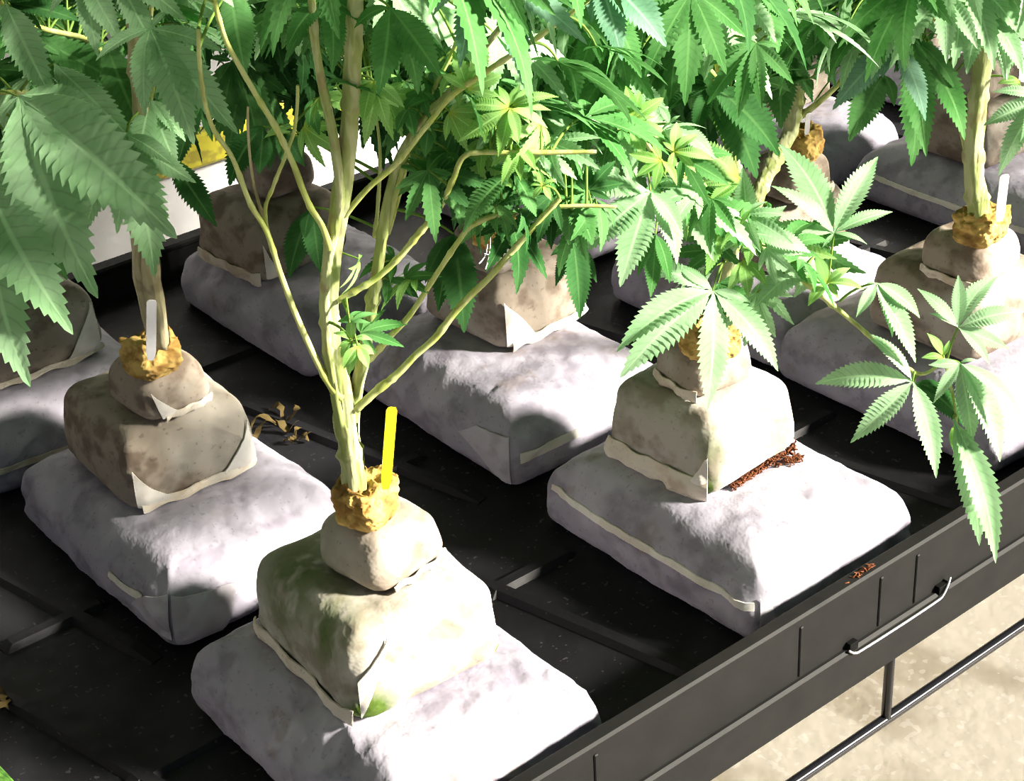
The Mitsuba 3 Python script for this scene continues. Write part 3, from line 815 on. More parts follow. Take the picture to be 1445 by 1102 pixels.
# --- the front plant
new_plant('A1', 'tall branching cannabis plant with thick ribbed stem rising beside the yellow stake')
stalk('A1', 'stem', d1([(505, 706), (497, 650), (489, 605), (485, 565), (475, 520), (467, 470), (466, 400), (472, 340), (482, 283), (490, 215), (497, 130), (500, 60), (504, -60), (506, -160)]), [18, 15, 16, 13, 14, 14, 13, 13, 11, 9], 'mat_stem_wood', 0.3, 14, 5, 90)
stalk('A1', 'stem', d1([(499, 650), (498, 600), (504, 545), (514, 505), (525, 430), (531, 396), (540, 330), (560, 232), (600, 165), (631, 134), (690, 60), (760, -40)], 0.012), [10, 10, 9, 8, 6, 5, 4, 4], 'mat_stem_wood', 0.3, 10, 3)
stalk('A1', 'stem', d1([(491, 640), (476, 565), (464, 500), (459, 430), (463, 370), (474, 315), (480, 270), (472, 200), (455, 120), (445, 60), (440, -60)], -0.008), [8, 8, 7, 7, 7, 6, 5], 'mat_stem_wood', 0.3, 10, 3)
stalk('A1', 'branch', d1([(482, 562), (467, 545), (446, 507), (415, 438), (392, 375), (377, 328), (353, 287), (329, 225), (298, 175), (285, 120), (280, 40)], -0.01), [5.5, 4.5, 4, 3.5, 3])
stalk('A1', 'branch', d1([(379, 330), (374, 300), (386, 262), (405, 214), (416, 180), (420, 120)], -0.005), [3, 2.5])
stalk('A1', 'branch', d1([(377, 318), (360, 268), (353, 225), (350, 180), (350, 150)], 0.0), [2.5, 1.8], 'mat_stem_brown')
stalk('A1', 'branch', d1([(466, 352), (455, 320), (436, 289), (415, 235), (391, 183), (365, 140), (336, 90), (318, 55), (300, -30)], -0.014), [5, 4.5, 4, 3.5])
stalk('A1', 'branch', d1([(477, 424), (502, 410), (532, 392), (563, 363), (595, 325), (621, 292), (640, 252), (654, 221), (668, 215), (720, 215), (790, 215), (842, 214)], -0.005), [5, 4.5, 4.5, 4, 4, 3])
stalk('A1', 'branch', d1([(503, 578), (530, 553), (557, 531), (590, 498), (614, 477), (640, 443), (661, 420), (690, 392), (711, 368), (740, 335), (768, 303), (790, 280)], -0.005), [6, 5, 5, 4.5, 4])
stalk('A1', 'branch', d1([(515, 512), (530, 498), (550, 475), (574, 450), (600, 412), (627, 370), (645, 343), (661, 322), (690, 307), (730, 298), (800, 291), (870, 292)], 0.01), [5, 4, 4, 3.5, 2.5])
stalk('A1', 'branch', d1([(486, 306), (520, 265), (560, 230), (600, 180), (640, 133), (671, 111), (718, 80), (770, 45), (830, 0)], -0.004), [4.5, 4, 3.5])
stalk('A1', 'branch', d1([(531, 396), (545, 330), (560, 270), (580, 200), (610, 130), (648, 54), (670, 0)], 0.05), [4, 3])
stalk('A1', 'branch', d1([(528, 335), (534, 280), (536, 210), (525, 140)], 0.09), [3, 2])
stalk('A1', 'branch', d1([(548, 330), (570, 250), (582, 190), (590, 120)], 0.10), [3, 2])

# --- the plant at left with the white stake
new_plant('A2', 'leafy cannabis plant with bright drooping fans and a woody stem beside the white stake')
stalk('A2', 'stem', [(228, 487, 1.69), (222, 440, 1.665), (214, 390, 1.64), (210, 320, 1.60), (205, 250, 1.565), (198, 150, 1.52), (190, 30, 1.46), (185, -80, 1.41)], [12, 13, 12, 12, 10, 8], 'mat_stem_brown', 0.3, 12, 4)
stalk('A2', 'stem', [(216, 485, 1.692), (206, 430, 1.665), (197, 380, 1.64), (195, 310, 1.605), (190, 240, 1.575), (188, 150, 1.55), (186, 60, 1.51)], [7, 10, 10, 8, 5], 'mat_stem_brown', 0.3, 10, 3)
stalk('A2', 'branch', [(205, 250, 1.58), (150, 180, 1.60), (80, 140, 1.58), (20, 130, 1.54), (-40, 140, 1.48)], [5, 3])
stalk('A2', 'branch', [(200, 180, 1.55), (215, 100, 1.55), (212, 40, 1.52), (220, -30, 1.48)], [5, 3])
stalk('A2', 'branch', [(195, 130, 1.56), (130, 60, 1.58), (60, 40, 1.56), (0, 0, 1.50)], [5, 3])

# --- plant of the split block, centre right
new_plant('B1', 'cannabis plant behind the large hanging fan leaf, growing from the split white block')
stalk('B1', 'stem', [(1003, 472, 1.69), (1015, 420, 1.66), (1032, 365, 1.63), (1040, 300, 1.59), (1035, 220, 1.555), (1020, 120, 1.51), (1005, 0, 1.45), (1000, -100, 1.40)], [9, 9, 8, 8, 7], 'mat_stem_wood', 0.3, 12, 4)
stalk('B1', 'branch', [(1036, 330, 1.605), (1000, 290, 1.55), (960, 250, 1.50), (930, 225, 1.46), (905, 190, 1.43)], [4, 3])
stalk('B1', 'branch', [(940, 235, 1.47), (985, 268, 1.49), (1022, 302, 1.505), (1056, 331, 1.515), (1110, 376, 1.53), (1163, 421, 1.54), (1205, 455, 1.545), (1242, 488, 1.55), (1275, 515, 1.55), (1300, 528, 1.55), (1331, 505, 1.55)], [4, 4, 4, 3.5, 3, 2.5])
stalk('B1', 'branch', [(1331, 505, 1.55), (1345, 560, 1.55), (1350, 600, 1.55)], [2.2, 1.8])
stalk('B1', 'branch', [(1020, 120, 1.51), (960, 60, 1.46), (900, 20, 1.42), (850, -20, 1.38)], [4, 3])

# --- plant with the bare trunk at the right edge
new_plant('C1', 'cannabis plant with a bare pale thick trunk beside the white stake at the right edge')
stalk('C1', 'stem', [(1386, 318, 1.862), (1381, 295, 1.85), (1375, 250, 1.825), (1374, 200, 1.80), (1379, 150, 1.775), (1385, 100, 1.75), (1388, 40, 1.72), (1392, -60, 1.67)], [16, 14.5, 13, 13, 13, 13, 11, 9], 'mat_stem_wood', 0.25, 14, 5)
stalk('C1', 'branch', [(1380, 115, 1.76), (1360, 60, 1.74), (1310, 20, 1.72), (1270, 0, 1.70), (1240, -20, 1.68)], [5, 3])
stalk('C1', 'branch', [(1388, 60, 1.73), (1420, 20, 1.70), (1450, 60, 1.68), (1475, 120, 1.67)], [4, 3])
stalk('C1', 'branch', [(1366, 222, 1.82), (1355, 170, 1.81), (1335, 110, 1.79), (1310, 70, 1.77), (1290, 50, 1.76)], [5, 4, 3])

# --- plant with the bent stem
new_plant('C2', 'cannabis plant with a thick bent yellow-green stem at upper right of the centre')
stalk('C2', 'stem', [(1062, 300, 2.05), (1073, 268, 2.05), (1087, 238, 2.055), (1104, 208, 2.06), (1117, 180, 2.06), (1124, 140, 2.04), (1120, 90, 2.01), (1105, 40, 1.98), (1095, -50, 1.93)], [11, 12, 12, 12, 10, 8], 'mat_stem_wood', 0.3, 12, 4)
stalk('C2', 'branch', [(1128, 165, 2.06), (1160, 140, 2.03), (1180, 122, 2.02), (1215, 70, 1.99)], [5, 3])
stalk('C2', 'branch', [(1118, 110, 2.02), (1070, 100, 1.96), (1010, 110, 1.86), (1004, 118, 1.80)], [4, 2.5])


def inner_plant(code, label, foot, top, r, bnum, seed):
    """a plant seen mostly as shade behind the others: stem, branches in 3-D"""
    new_plant(code, label)
    rg = np.random.default_rng(seed)
    a = np.array(foot, float); b = np.array(top, float)
    P = spline([a, a * 0.6 + b * 0.4 + [rg.normal(0, 0.01), rg.normal(0, 0.01), 0], b], 26)
    part(PLANTS[code], 'stem', ply(tube(P, np.linspace(r, r * 0.5, 26), 10, 4, seed, 0.3), 'mat_stem_brown', smooth=True))
    NODES[code] += list(P)
    for k in range(bnum):
        i = int(rg.uniform(0.22, 0.95) * 25); ang = rg.uniform(0, 2 * np.pi); L = rg.uniform(0.10, 0.26)
        e = P[i] + [math.cos(ang) * L, math.sin(ang) * L, L * rg.uniform(0.5, 1.0)]
        Q = spline([P[i], (P[i] + e) / 2 + [0, 0, -0.02], e], 10)
        part(PLANTS[code], 'branch', ply(tube(Q, np.linspace(0.0035, 0.0018, 10), 7, 0, k, 0.2), 'mat_stem_brown' if k % 3 == 0 else 'mat_stem_green', smooth=True))
        NODES[code] += list(Q)


inner_plant('A3', 'cannabis plant at the left edge growing behind the bright drooping fans', (0.66, 1.85, 0.235), (0.66, 1.83, 1.0), 0.010, 8, 1)
inner_plant('B2', 'cannabis plant in the middle of the tray hidden behind the bright young shoots', (1.066, 1.41, 0.27), (1.06, 1.39, 1.1), 0.010, 10, 2)
inner_plant('B3', 'shaded cannabis plant at the back behind the thick ribbed stem', (1.045, 1.86, 0.235), (1.03, 1.84, 1.1), 0.010, 10, 3)
inner_plant('C3', 'dark shaded cannabis plant at the back, top centre of the photo', (1.49, 1.82, 0.235), (1.48, 1.81, 1.1), 0.010, 9, 4)
inner_plant('D2', 'cannabis plant at the upper right corner behind the bare pale trunk', (1.95, 1.41, 0.235), (1.94, 1.40, 1.1), 0.011, 8, 5)
inner_plant('D3', 'cannabis plant at the back between bent stem and upper right corner', (1.90, 1.78, 0.18), (1.89, 1.76, 1.1), 0.010, 8, 6)
inner_plant('E1', 'cannabis plant past the right edge of the photo, second from the rim', (2.32, 1.05, 0.0), (2.32, 1.05, 1.1), 0.010, 3, 9)
inner_plant('Z1', 'cannabis plant outside the lower left corner of the photo', (0.215, 1.06, 0.18), (0.215, 1.06, 1.15), 0.010, 0, 7)
inner_plant('D1', 'cannabis plant outside the right edge nearest the rim', (1.92, 1.07, 0.18), (1.92, 1.07, 1.1), 0.010, 8, 8)

# --- leaves seen well: upper left
hero('A2', (26, 136), 1.42, 'bright', [(147, 160), (250, 337), (138, 421), (-8, 190), (30, 202)], 0.15, 0.27, (-30, 132))
hero('A2', (-15, 262), 1.40, 'bright', [(103, 472), (17, 466), (43, 546), (62, 281)], 0.1, 0.26, (-40, 240))
hero('A2', (212, 40), 1.41, 'bright', [(318, 75), (336, 189), (274, 205), (205, 165), (135, 86), (240, 12)], 0.2, 0.25)
hero('A2', (118, -32), 1.43, 'bright', [(173, 65), (138, 80), (70, 20)], 0.2, 0.27)
hero('A2', (162, -48), 1.42, 'bright', [(230, 86), (265, 31), (210, 0)], 0.2, 0.24)
hero('A2', (8, 5), 1.47, 'bright', [(77, 147), (30, 80), (-20, 60)], 0.2, 0.26)
hero('A2', (10, 5), 1.53, 'dark', [(116, 31), (60, 45), (100, -10)], 0.2, 0.28)
hero('A2', (45, 54), 1.56, 'mid', [(196, 137), (92, 81), (110, 125)], 0.2, 0.27)
hero('A2', (76, 90), 1.52, 'bright', [(196, 207), (188, 262), (120, 150), (150, 200)], 0.2, 0.24)
hero('A2', (150, 62), 1.55, 'mid', [(196, 140), (205, 200), (110, 75)], 0.2, 0.30)
hero('A2', (178, 190), 1.49, 'bright', [(250, 238), (277, 258), (218, 391), (165, 330), (120, 330)], 0.15, 0.26)
hero('A2', (212, 140), 1.53, 'bright', [(251, 240), (262, 200), (190, 250), (230, 225)], 0.15, 0.28)
hero('A2', (240, 222), 1.58, 'dark', [(306, 320), (262, 270)], 0.1, 0.27)
hero('A2', (55, 335), 1.52, 'mid', [(128, 356), (95, 395), (70, 300)], 0.1, 0.33)
hero('A2', (70, 215), 1.50, 'mid', [(90, 330), (118, 350), (50, 300)], 0.1, 0.30)
hero('A2', (10, 190), 1.46, 'bright', [(34, 258), (-10, 290), (55, 240)], 0.1, 0.34)
hero('A2', (285, 150), 1.60, 'dark', [(250, 240), (300, 200), (262, 215), (318, 178)], 0.1, 0.25)
hero('A1', (325, -14), 1.27, 'mid', [(347, 108), (322, 59), (357, 47), (300, 40)], 0.15, 0.33)
hero('A1', (300, -20), 1.24, 'bright', [(308, 12), (270, 5), (330, 10)], 0.15, 0.3)
# top middle
hero('A1', (463, -2), 1.20, 'mid', [(404, 71), (469, 104), (520, 40), (420, 10)], 0.1, 0.30)
hero('A1', (550, 10), 1.19, 'mid', [(534, 134), (590, 133), (622, 109), (500, 40)], 0.1, 0.34)
hero('A1', (441, 140), 1.32, 'mid', [(451, 191), (436, 180)], 0.1, 0.36)
hero('A1', (527, 113), 1.24, 'young', [(493, 134), (512, 177), (548, 180), (571, 152), (560, 108)], 0.1, 0.30)
hero('A1', (576, 153), 1.26, 'mid', [(560, 187), (585, 194), (591, 162), (604, 140)], 0.1, 0.36)
hero('A1', (641, 101), 1.25, 'young', [(622, 137), (648, 151), (667, 137), (680, 118), (641, 81)], 0.1, 0.30)
hero('A1', (605, 180), 1.28, 'mid', [(600, 222), (615, 200), (622, 178)], 0.1, 0.40)
hero('A1', (632, 213), 1.32, 'mid', [(602, 243), (600, 215), (650, 250)], 0.1, 0.42)
hero('A1', (680, -42), 1.17, 'blue', [(648, 97), (737, 120), (829, 63), (610, 24)], 0.1, 0.25)
hero('B1', (845, -34), 1.33, 'blue', [(878, 86), (834, 33), (940, 66), (800, 20)], 0.1, 0.32)
hero('B1', (858, 12), 1.40, 'mid', [(814, 121), (887, 130), (905, 110)], 0.1, 0.27)
# bright young shoots in the middle
hero('A1', (718, 151), 1.26, 'young', [(703, 121), (693, 127), (734, 118), (688, 140)], 0.2, 0.33)
hero('A1', (719, 153), 1.25, 'young', [(648, 151), (647, 200), (703, 222), (732, 203), (773, 181)], 0.15, 0.27)
hero('A1', (722, 150), 1.26, 'young', [(789, 137), (778, 156), (716, 205), (700, 190), (752, 120)], 0.15, 0.26)
hero('A1', (700, 160), 1.29, 'mid', [(660, 120), (650, 175), (690, 215)], 0.15, 0.30)
hero('A1', (828, 163), 1.36, 'mid', [(742, 214), (775, 226), (815, 215)], 0.2, 0.45)
hero('A1', (731, 208), 1.27, 'young', [(693, 236), (707, 262), (756, 241), (735, 255)], 0.1, 0.30)
hero('A1', (724, 242), 1.29, 'mid', [(654, 328), (757, 306), (690, 236), (757, 240)], 0.1, 0.34)
hero('A1', (766, 262), 1.28, 'young', [(752, 280), (778, 283), (785, 255), (760, 240), (748, 262)], 0.1, 0.4)
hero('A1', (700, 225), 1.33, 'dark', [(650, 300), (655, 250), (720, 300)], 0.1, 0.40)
hero('B1', (859, 185), 1.41, 'bright', [(787, 198), (813, 151), (899, 250), (866, 162)], 0.15, 0.30)
hero('B1', (868, 190), 1.44, 'mid', [(900, 232), (880, 235), (850, 240)], 0.15, 0.45)
hero('B1', (892, 169), 1.38, 'young', [(853, 137), (883, 121), (904, 129), (938, 137), (870, 165)], 0.15, 0.30)
hero('B1', (893, 172), 1.385, 'young', [(890, 208), (911, 224), (947, 202), (925, 165)], 0.1, 0.30)
hero('B1', (951, 214), 1.37, 'young', [(985, 190), (935, 200), (1008, 226), (982, 244), (955, 172), (945, 245)], 0.15, 0.30)
hero('B1', (933, 226), 1.36, 'young', [(887, 217), (897, 250), (923, 268), (920, 200), (955, 262)], 0.1, 0.30)
hero('B1', (945, 175), 1.40, 'bright', [(993, 202), (960, 163), (1010, 225), (930, 150)], 0.2, 0.32)
hero('B1', (918, 270), 1.38, 'bright', [(800, 276), (822, 357), (875, 405), (955, 373), (964, 335)], 0.15, 0.30)
hero('B1', (925, 330), 1.44, 'mid', [(918, 420), (945, 400), (900, 390)], 0.1, 0.28)
hero('B1', (1045, 253), 1.49, 'young', [(967, 198), (986, 262), (1000, 285)], 0.2, 0.36)
hero('A1', (805, 282), 1.33, 'mid', [(803, 346), (836, 346), (780, 310), (838, 300)], 0.1, 0.42)
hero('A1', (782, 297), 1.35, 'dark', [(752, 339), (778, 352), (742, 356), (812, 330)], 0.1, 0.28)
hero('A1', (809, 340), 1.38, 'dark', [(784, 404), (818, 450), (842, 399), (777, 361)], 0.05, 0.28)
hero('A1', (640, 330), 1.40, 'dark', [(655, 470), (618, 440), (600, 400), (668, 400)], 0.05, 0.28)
# small shoots low on the front plant
hero('A1', (497, 480), 1.33, 'young', [(470, 470), (482, 505), (512, 505), (526, 480), (498, 445), (478, 490)], 0.1, 0.42)
hero('A1', (505, 488), 1.325, 'young', [(492, 530), (520, 520), (528, 500), (485, 520)], 0.1, 0.42)
hero('A1', (548, 395), 1.36, 'mid', [(520, 372), (560, 372), (525, 415), (580, 402), (545, 430)], 0.1, 0.38)
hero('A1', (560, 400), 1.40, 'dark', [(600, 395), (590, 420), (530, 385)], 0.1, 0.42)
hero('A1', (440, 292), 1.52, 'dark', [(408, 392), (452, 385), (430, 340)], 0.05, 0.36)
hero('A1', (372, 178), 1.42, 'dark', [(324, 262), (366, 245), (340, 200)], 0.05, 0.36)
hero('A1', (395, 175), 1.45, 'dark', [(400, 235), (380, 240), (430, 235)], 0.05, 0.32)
# right middle: hanging fan over the plug, long side branch
hero('B1', (1006, 410), 1.52, 'bright', [(886, 367), (952, 372), (870, 497), (875, 533), (997, 580), (1098, 524), (1060, 427)], 0.15, 0.24, (1022, 368))
hero('B1', (1017, 305), 1.50, 'young', [(963, 302), (971, 335), (996, 388), (989, 257), (1004, 270)], 0.15, 0.28)
hero('B1', (1057, 328), 1.50, 'bright', [(1009, 361), (1048, 236), (1021, 273), (1144, 357), (1110, 290)], 0.15, 0.28)
hero('B1', (1060, 334), 1.53, 'mid', [(1140, 400), (1110, 345), (1040, 300), (1085, 380)], 0.15, 0.30)
hero('B1', (1058, 325), 1.49, 'young', [(1035, 350), (1055, 375), (1030, 335), (1062, 300)], 0.15, 0.36)
hero('B1', (1049, 366), 1.53, 'young', [(1056, 420), (1083, 405), (1026, 412), (1070, 380)], 0.1, 0.30)
hero('B1', (1148, 362), 1.55, 'bright', [(1066, 432), (1120, 420)], 0.1, 0.36)
hero('B1', (1177, 329), 1.55, 'bright', [(1100, 204), (1239, 221), (1260, 299), (1224, 345), (1088, 262), (1068, 325), (1160, 350)], 0.35, 0.22, (1169, 398))
hero('B1', (1167, 400), 1.53, 'young', [(1123, 396), (1140, 432), (1151, 359), (1200, 378), (1219, 409), (1183, 422)], 0.15, 0.32)
hero('B1', (1236, 399), 1.54, 'bright', [(1208, 448), (1298, 449), (1259, 476), (1292, 512), (1222, 400)], 0.1, 0.26, (1185, 425))
hero('B1', (1288, 538), 1.545, 'bright', [(1150, 542), (1200, 625), (1321, 675), (1216, 468)], 0.15, 0.24)
hero('B1', (1290, 540), 1.56, 'dark', [(1362, 602), (1340, 560)], 0.1, 0.34)
hero('B1', (1354, 512), 1.545, 'bright', [(1317, 569), (1372, 625), (1411, 652), (1443, 590), (1310, 515), (1380, 508)], 0.15, 0.25)
hero('B1', (1352, 462), 1.55, 'bright', [(1294, 407), (1352, 388), (1409, 390), (1446, 440), (1397, 515), (1311, 442), (1424, 492)], 0.3, 0.24, (1337, 505))
hero('B1', (1345, 590), 1.55, 'bright', [(1405, 795), (1382, 770)], 0.0, 0.17)
hero('B1', (1347, 598), 1.56, 'young', [(1357, 650), (1350, 640)], 0.0, 0.4)
hero('B1', (1331, 503), 1.545, 'young', [(1308, 470), (1300, 505), (1340, 480), (1318, 520)], 0.1, 0.3)
# upper right
hero('B1', (1004, 120), 1.475, 'dark', [(937, 161), (979, 192), (1068, 252), (1100, 221), (960, 112), (1047, 104)], 0.1, 0.33)
hero('B1', (1030, -12), 1.46, 'bright', [(994, 113), (1057, 130), (970, 66), (1095, 60), (1013, 50)], 0.1, 0.25)
hero('B1', (1065, -20), 1.49, 'mid', [(1098, 75), (1060, 40), (1110, 30)], 0.1, 0.34)
hero('C2', (1102, 79), 1.84, 'mid', [(1037, 147), (1102, 182), (1147, 145), (1080, 110), (1060, 90)], 0.1, 0.34)
hero('C1', (1180, 40), 1.70, 'mid', [(1127, 86), (1195, 90), (1150, 40)], 0.1, 0.34)
hero('C1', (1190, -4), 1.66, 'bright', [(1129, 14), (1196, 40), (1150, -10)], 0.1, 0.28)
hero('C1', (1272, 4), 1.67, 'bright', [(1196, 40), (1188, 84), (1229, 112), (1268, 86), (1324, 51), (1300, 60)], 0.1, 0.26)
hero('C1', (1264, 62), 1.70, 'blue', [(1306, 171), (1245, 110), (1175, 155), (1230, 110)], 0.1, 0.27)
hero('C1', (1286, 54), 1.73, 'mid', [(1286, 235), (1307, 221), (1361, 198), (1350, 130)], 0.1, 0.23)
hero('C1', (1247, 105), 1.74, 'mid', [(1198, 200), (1262, 150)], 0.1, 0.32)
hero('C1', (1390, 8), 1.62, 'bright', [(1340, 69), (1364, 105), (1421, 114), (1443, 105), (1445, 30)], 0.1, 0.26)
hero('C1', (1470, 140), 1.64, 'bright', [(1388, 177), (1409, 248), (1440, 200), (1400, 130)], 0.1, 0.27)
hero('C1', (1440, 115), 1.74, 'young', [(1408, 118), (1425, 135)], 0.1, 0.4)

# --- the rest of the canopy: leaves on the same plants, kept clear of what the photograph shows below them
LOWX = [-400, 0, 150, 230, 280, 330, 480, 600, 640, 800, 900, 1000, 1060, 1150, 1240, 1320, 1445, 1900]
LOWY = [420, 320, 290, 230, 130, 100, 120, 140, 230, 320, 280, 200, 180, 140, 120, 100, 120, 140]


def fill(code, count, centre, spread, size, tones, seed, zmin=0.3, lod=False, below=None, near=None):
    r = np.random.default_rng(seed); done = 0; tries = 0
    centre = np.array(centre)
    while done < count and tries < count * 40:
        tries += 1
        C = centre + r.normal(0, 1, 3) * spread
        if C[2] < zmin: continue
        ang = r.uniform(0, 2 * np.pi)
        out = np.array([math.cos(ang), math.sin(ang), -r.uniform(0.2, 1.1)]); out /= np.linalg.norm(out)
        n = np.array([0, 0, 1.0]) + r.normal(0, 0.3, 3) + 0.4 * np.array([math.cos(ang), math.sin(ang), 0])
        n -= out * (n @ out); n /= np.linalg.norm(n); sd = np.cross(out, n)
        L = size * r.uniform(0.7, 1.25)
        T = []
        for a, ll in ((0, 1), (0.55, 0.9), (-0.55, 0.9), (1.15, 0.66), (-1.15, 0.66), (1.9, 0.34), (-1.9, 0.34)):
            a += r.normal(0, 0.08)
            d = out * math.cos(a) + sd * math.sin(a)
            t = C + d * L * ll; t[2] -= L * ll * r.uniform(0.05, 0.35)
            T.append(t)
        P = pix(np.array([C] + T)); vis = (P[:, 0] > -60) & (P[:, 0] < 1505) & (P[:, 1] > -60)
        if (vis & (P[:, 1] > np.interp(P[:, 0], LOWX, LOWY))).any(): continue
        if near is not None and (P[:, 2] < near).any() and vis.any(): continue
        tone = tones[r.integers(len(tones))]
        inview = vis.any()
        pcs = [leaflet(C, t, n, np.linalg.norm(t - C) * 0.27, r.uniform(0.04, 0.14), 11 if inview else 6, 0, r.uniform(0.1, 0.45), lod or not inview) for t in T]
        nd = np.array(NODES[code]); S = nd[np.argmin(np.linalg.norm(nd - C, axis=1) + r.uniform(0, 0.03, len(nd)))]
        pcs.append(petiole(S, C, 0.0016, 0.0009, 0.006))
        put_leaf(PLANTS[code], pcs, tone); done += 1


AXES = {'A1': (0.64, 1.05), 'A2': (0.64, 1.43), 'A3': (0.66, 1.84), 'B1': (1.05, 1.06), 'B2': (1.06, 1.41), 'B3': (1.03, 1.85), 'C1': (1.45, 1.03), 'C2': (1.49, 1.37),
        'C3': (1.48, 1.82), 'D1': (1.92, 1.07), 'D2': (1.94, 1.40), 'D3': (1.89, 1.77)}


def one_leaf(code, C, size, tone, r, droop=(0.2, 1.1), check=True, near=None, detail=11):
    ang = r.uniform(0, 2 * np.pi)
    ax = np.array(AXES.get(code, (C[0], C[1])))
    o = np.array([C[0] - ax[0], C[1] - ax[1]]) + r.normal(0, 0.05, 2); o /= np.linalg.norm(o) + 1e-9
    out = np.array([o[0], o[1], -r.uniform(*droop)]); out /= np.linalg.norm(out)
    n = np.array([0, 0, 1.0]) + r.normal(0, 0.3, 3) + 0.4 * np.array([o[0], o[1], 0])
    n -= out * (n @ out); n /= np.linalg.norm(n); sd = np.cross(out, n)
    L = size * r.uniform(0.7, 1.25); T = []
    for a, ll in ((0, 1), (0.55, 0.9), (-0.55, 0.9), (1.15, 0.66), (-1.15, 0.66), (1.9, 0.34), (-1.9, 0.34)):
        a += r.normal(0, 0.08)
        d = out * math.cos(a) + sd * math.sin(a)
        t = C + d * L * ll; t[2] -= L * ll * r.uniform(0.05, 0.35)
        T.append(t)
    P = pix(np.array([C] + T)); vis = (P[:, 0] > -60) & (P[:, 0] < 1505) & (P[:, 1] > -60)
    if (vis & (P[:, 1] > np.interp(P[:, 0], LOWX, LOWY))).any(): return False
    if near is not None and (P[:, 2] < near).any() and vis.any(): return False
    if C[2] < 0.3: return False
    inview = vis.any()
    if code == 'A1' and inview and P[:, 0].min() < 305: return False
    pcs = [leaflet(C, t, n, np.linalg.norm(t - C) * 0.27, r.uniform(0.04, 0.14), detail if inview else 6, 0, r.uniform(0.1, 0.45), not inview) for t in T]
    nd = np.array(NODES[code]); S = nd[np.argmin(np.linalg.norm(nd - C, axis=1) + r.uniform(0, 0.03, len(nd)))]
    if inview and np.linalg.norm(S - C) > 0.17: return False
    pcs.append(petiole(S, C, 0.0013, 0.0008, 0.006))
    put_leaf(PLANTS[code], pcs, tone)
    return True


# small young leaves gathered along the branches that reach out into the light
r = np.random.default_rng(31)


def small_leaf(code, px_, py_, depth, size, tone):
    C = at(px_, py_, depth); n = VIEWN + r.normal(0, 0.5, 3); n /= np.linalg.norm(n)
    a0 = r.uniform(0, 2 * np.pi)
    e1 = np.cross(n, RIGHT); e1 /= np.linalg.norm(e1); e2 = np.cross(n, e1)
    out = math.cos(a0) * e1 + math.sin(a0) * e2; out[2] -= 0.4; out /= np.linalg.norm(out)
    sd = np.cross(n, out); sd /= np.linalg.norm(sd)
    pcs = []
    for a, ll in ((0, 1), (0.6, 0.85), (-0.6, 0.85), (1.25, 0.55), (-1.25, 0.55)):
        d = out * math.cos(a) + sd * math.sin(a)
        t = C + d * size * ll * r.uniform(0.85, 1.1) + np.array([0, 0, -size * 0.15 * ll])
        pcs.append(leaflet(C, t, n, size * ll * 0.30, r.uniform(0.05, 0.16), 10, 0, r.uniform(0.15, 0.45)))
    nd = np.array(NODES[code]); S = nd[np.argmin(np.linalg.norm(nd - C, axis=1))]
    if np.linalg.norm(S - C) > 0.05: S = C + (S - C) / np.linalg.norm(S - C) * 0.05
    pcs.append(petiole(S, C, 0.0011, 0.0007, 0.0))
    put_leaf(PLANTS[code], pcs, tone)


for code, spots, num, sz, tones in (
        ('B1', [(880, 200, 1.43), (905, 180, 1.42), (945, 235, 1.43), (985, 262, 1.47), (1025, 295, 1.49), (1045, 310, 1.50), (1075, 340, 1.51), (1100, 335, 1.55)], 3, 0.042, ('young', 'bright', 'mid')),
        ('B1', [(1035, 270, 1.52), (1040, 340, 1.57), (1020, 380, 1.60), (1060, 390, 1.56), (1085, 300, 1.56), (1120, 330, 1.55), (960, 300, 1.48), (985, 340, 1.52)], 2, 0.055, ('mid', 'bright', 'mid')),
        ('A1', [(690, 150, 1.29), (740, 165, 1.30), (760, 200, 1.31), (700, 205, 1.30), (740, 235, 1.31), (775, 230, 1.33), (668, 190, 1.30), (805, 215, 1.34)], 3, 0.040, ('young', 'mid', 'bright')),
        ('A1', [(690, 290, 1.34), (740, 290, 1.34), (790, 285, 1.35), (830, 290, 1.36), (650, 260, 1.33), (620, 240, 1.32), (600, 250, 1.31)], 3, 0.045, ('mid', 'dark', 'mid')),
        ('A1', [(560, 140, 1.27), (600, 130, 1.27), (620, 175, 1.28), (510, 130, 1.26), (655, 125, 1.27), (450, 130, 1.30), (420, 175, 1.32)], 2, 0.035, ('mid', 'young')),
        ('A1', [(505, 470, 1.36), (530, 385, 1.37), (575, 390, 1.38)], 2, 0.030, ('young', 'mid'))):
    for q_ in spots:
        for k in range(num):
            small_leaf(code, q_[0] + r.normal(0, 14), q_[1] + r.normal(0, 12), q_[2] + r.normal(0, 0.02), sz * r.uniform(0.7, 1.3), tones[r.integers(len(tones))])

r = np.random.default_rng(77)
count = 0
for t in range(6000):
    if count >= 330: break
    x = r.uniform(-60, 1500); y = r.uniform(-110, np.interp(x, LOWX, LOWY) - 10); D = r.uniform(1.25, 2.5)
    C = at(x, y, D)
    best = min(AXES, key=lambda k: np.hypot(C[0] - AXES[k][0], C[1] - AXES[k][1]))
    if np.hypot(C[0] - AXES[best][0], C[1] - AXES[best][1]) > 0.24 or C[1] > 2.2: continue
    lim = {'A1': 1.22, 'A2': 1.66, 'B1': 1.47, 'C1': 1.70}.get(best, 1.3)
    if D < lim: continue
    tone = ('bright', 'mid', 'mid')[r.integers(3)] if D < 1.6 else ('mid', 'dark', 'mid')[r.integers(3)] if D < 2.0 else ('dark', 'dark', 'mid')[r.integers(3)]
    if one_leaf(best, C, 0.085, tone, r, near=lim - 0.06, detail=12 if D < 1.7 else 9): count += 1
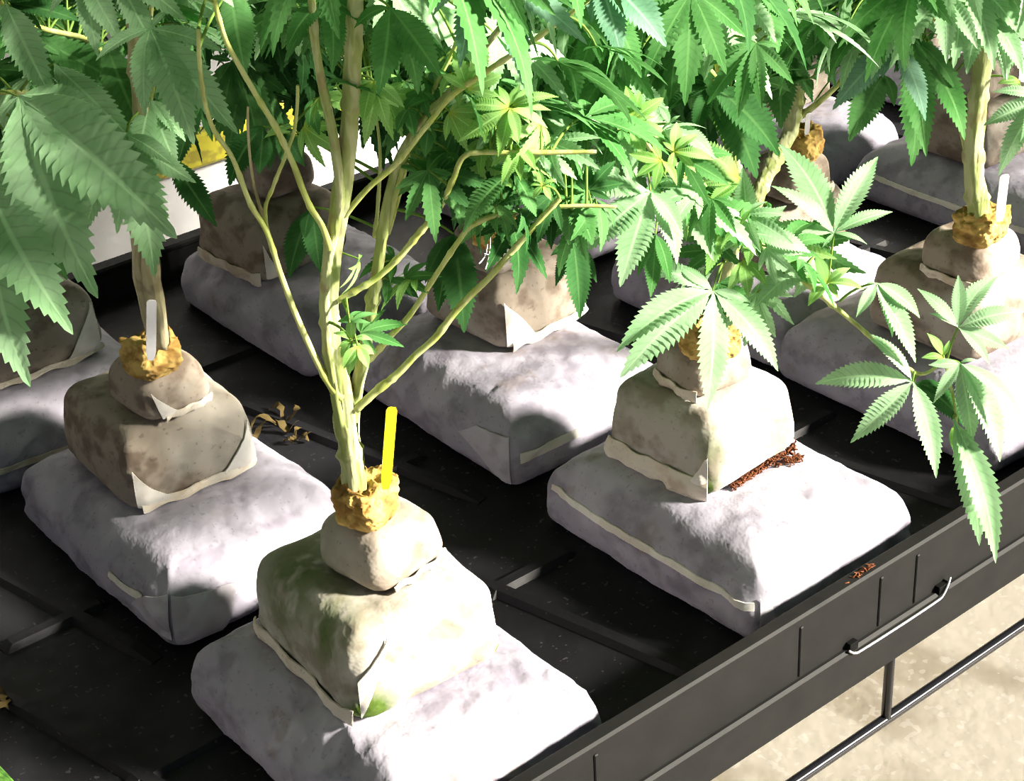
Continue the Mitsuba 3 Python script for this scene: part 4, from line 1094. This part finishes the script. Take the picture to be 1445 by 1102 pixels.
for code, x0, x1, y0, y1, D0, D1, num, tones in (('A2', 70, 290, -70, 130, 1.60, 1.68, 16, ('bright', 'bright', 'mid')), ('A2', -40, 110, -60, 110, 1.59, 1.72, 16, ('mid', 'bright')), ('B1', 830, 1100, -90, 120, 1.38, 1.49, 20, ('mid', 'mid', 'bright')),
        ('C1', 1150, 1450, -90, 60, 1.58, 1.70, 18, ('mid', 'bright')), ('A1', 320, 800, -150, -70, 1.11, 1.17, 7, ('mid', 'mid', 'bright'))):
    n = 0
    for t in range(1500):
        if n >= num: break
        C = at(r.uniform(x0, x1), r.uniform(y0, y1), r.uniform(D0, D1))
        if one_leaf(code, C, 0.085, tones[r.integers(len(tones))], r, (0.5, 1.6), detail=13): n += 1
    print(code, n)
# the shaded foliage behind the front plants
OLDLOW = LOWY
LOWY = [430, 330, 300, 270, 245, 262, 215, 300, 345, 345, 330, 260, 200, 150, 120, 100, 120, 140]
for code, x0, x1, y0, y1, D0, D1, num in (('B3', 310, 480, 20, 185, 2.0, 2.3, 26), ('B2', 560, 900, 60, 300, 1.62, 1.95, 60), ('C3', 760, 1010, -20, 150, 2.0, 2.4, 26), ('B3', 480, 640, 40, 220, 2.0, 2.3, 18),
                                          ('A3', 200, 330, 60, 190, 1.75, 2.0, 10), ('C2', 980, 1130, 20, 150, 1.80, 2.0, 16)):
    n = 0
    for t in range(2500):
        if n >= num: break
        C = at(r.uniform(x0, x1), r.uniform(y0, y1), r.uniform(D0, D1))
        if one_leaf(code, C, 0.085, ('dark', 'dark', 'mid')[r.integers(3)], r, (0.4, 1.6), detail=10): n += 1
    print(code, n)
LOWY = OLDLOW
# the crowns go on above the frame: the leaves that shade the rows
for code, ax in {**AXES, 'Z1': (0.215, 1.06), 'E1': (2.32, 1.02)}.items():
    n = 0
    for t in range(900):
        if n >= {'A1': 12, 'B1': 25, 'C1': 45, 'D1': 110, 'E1': 130, 'A2': 25}.get(code, 70): break
        C = np.array([ax[0] + r.normal(0, 0.17), ax[1] + r.normal(0, 0.16), r.uniform(0.36 if code in ('D1', 'E1') else 0.52, 1.15)])
        p = pix(C)
        if code == 'Z1' and p[1] > -40 and p[0] > -150: continue
        if code != 'Z1' and -80 < p[0] < 1520 and p[1] > -60: continue
        if np.linalg.norm(C - EYE) < 0.8: continue
        if one_leaf(code, C, 0.095, ('mid', 'bright', 'dark')[r.integers(3)], r): n += 1
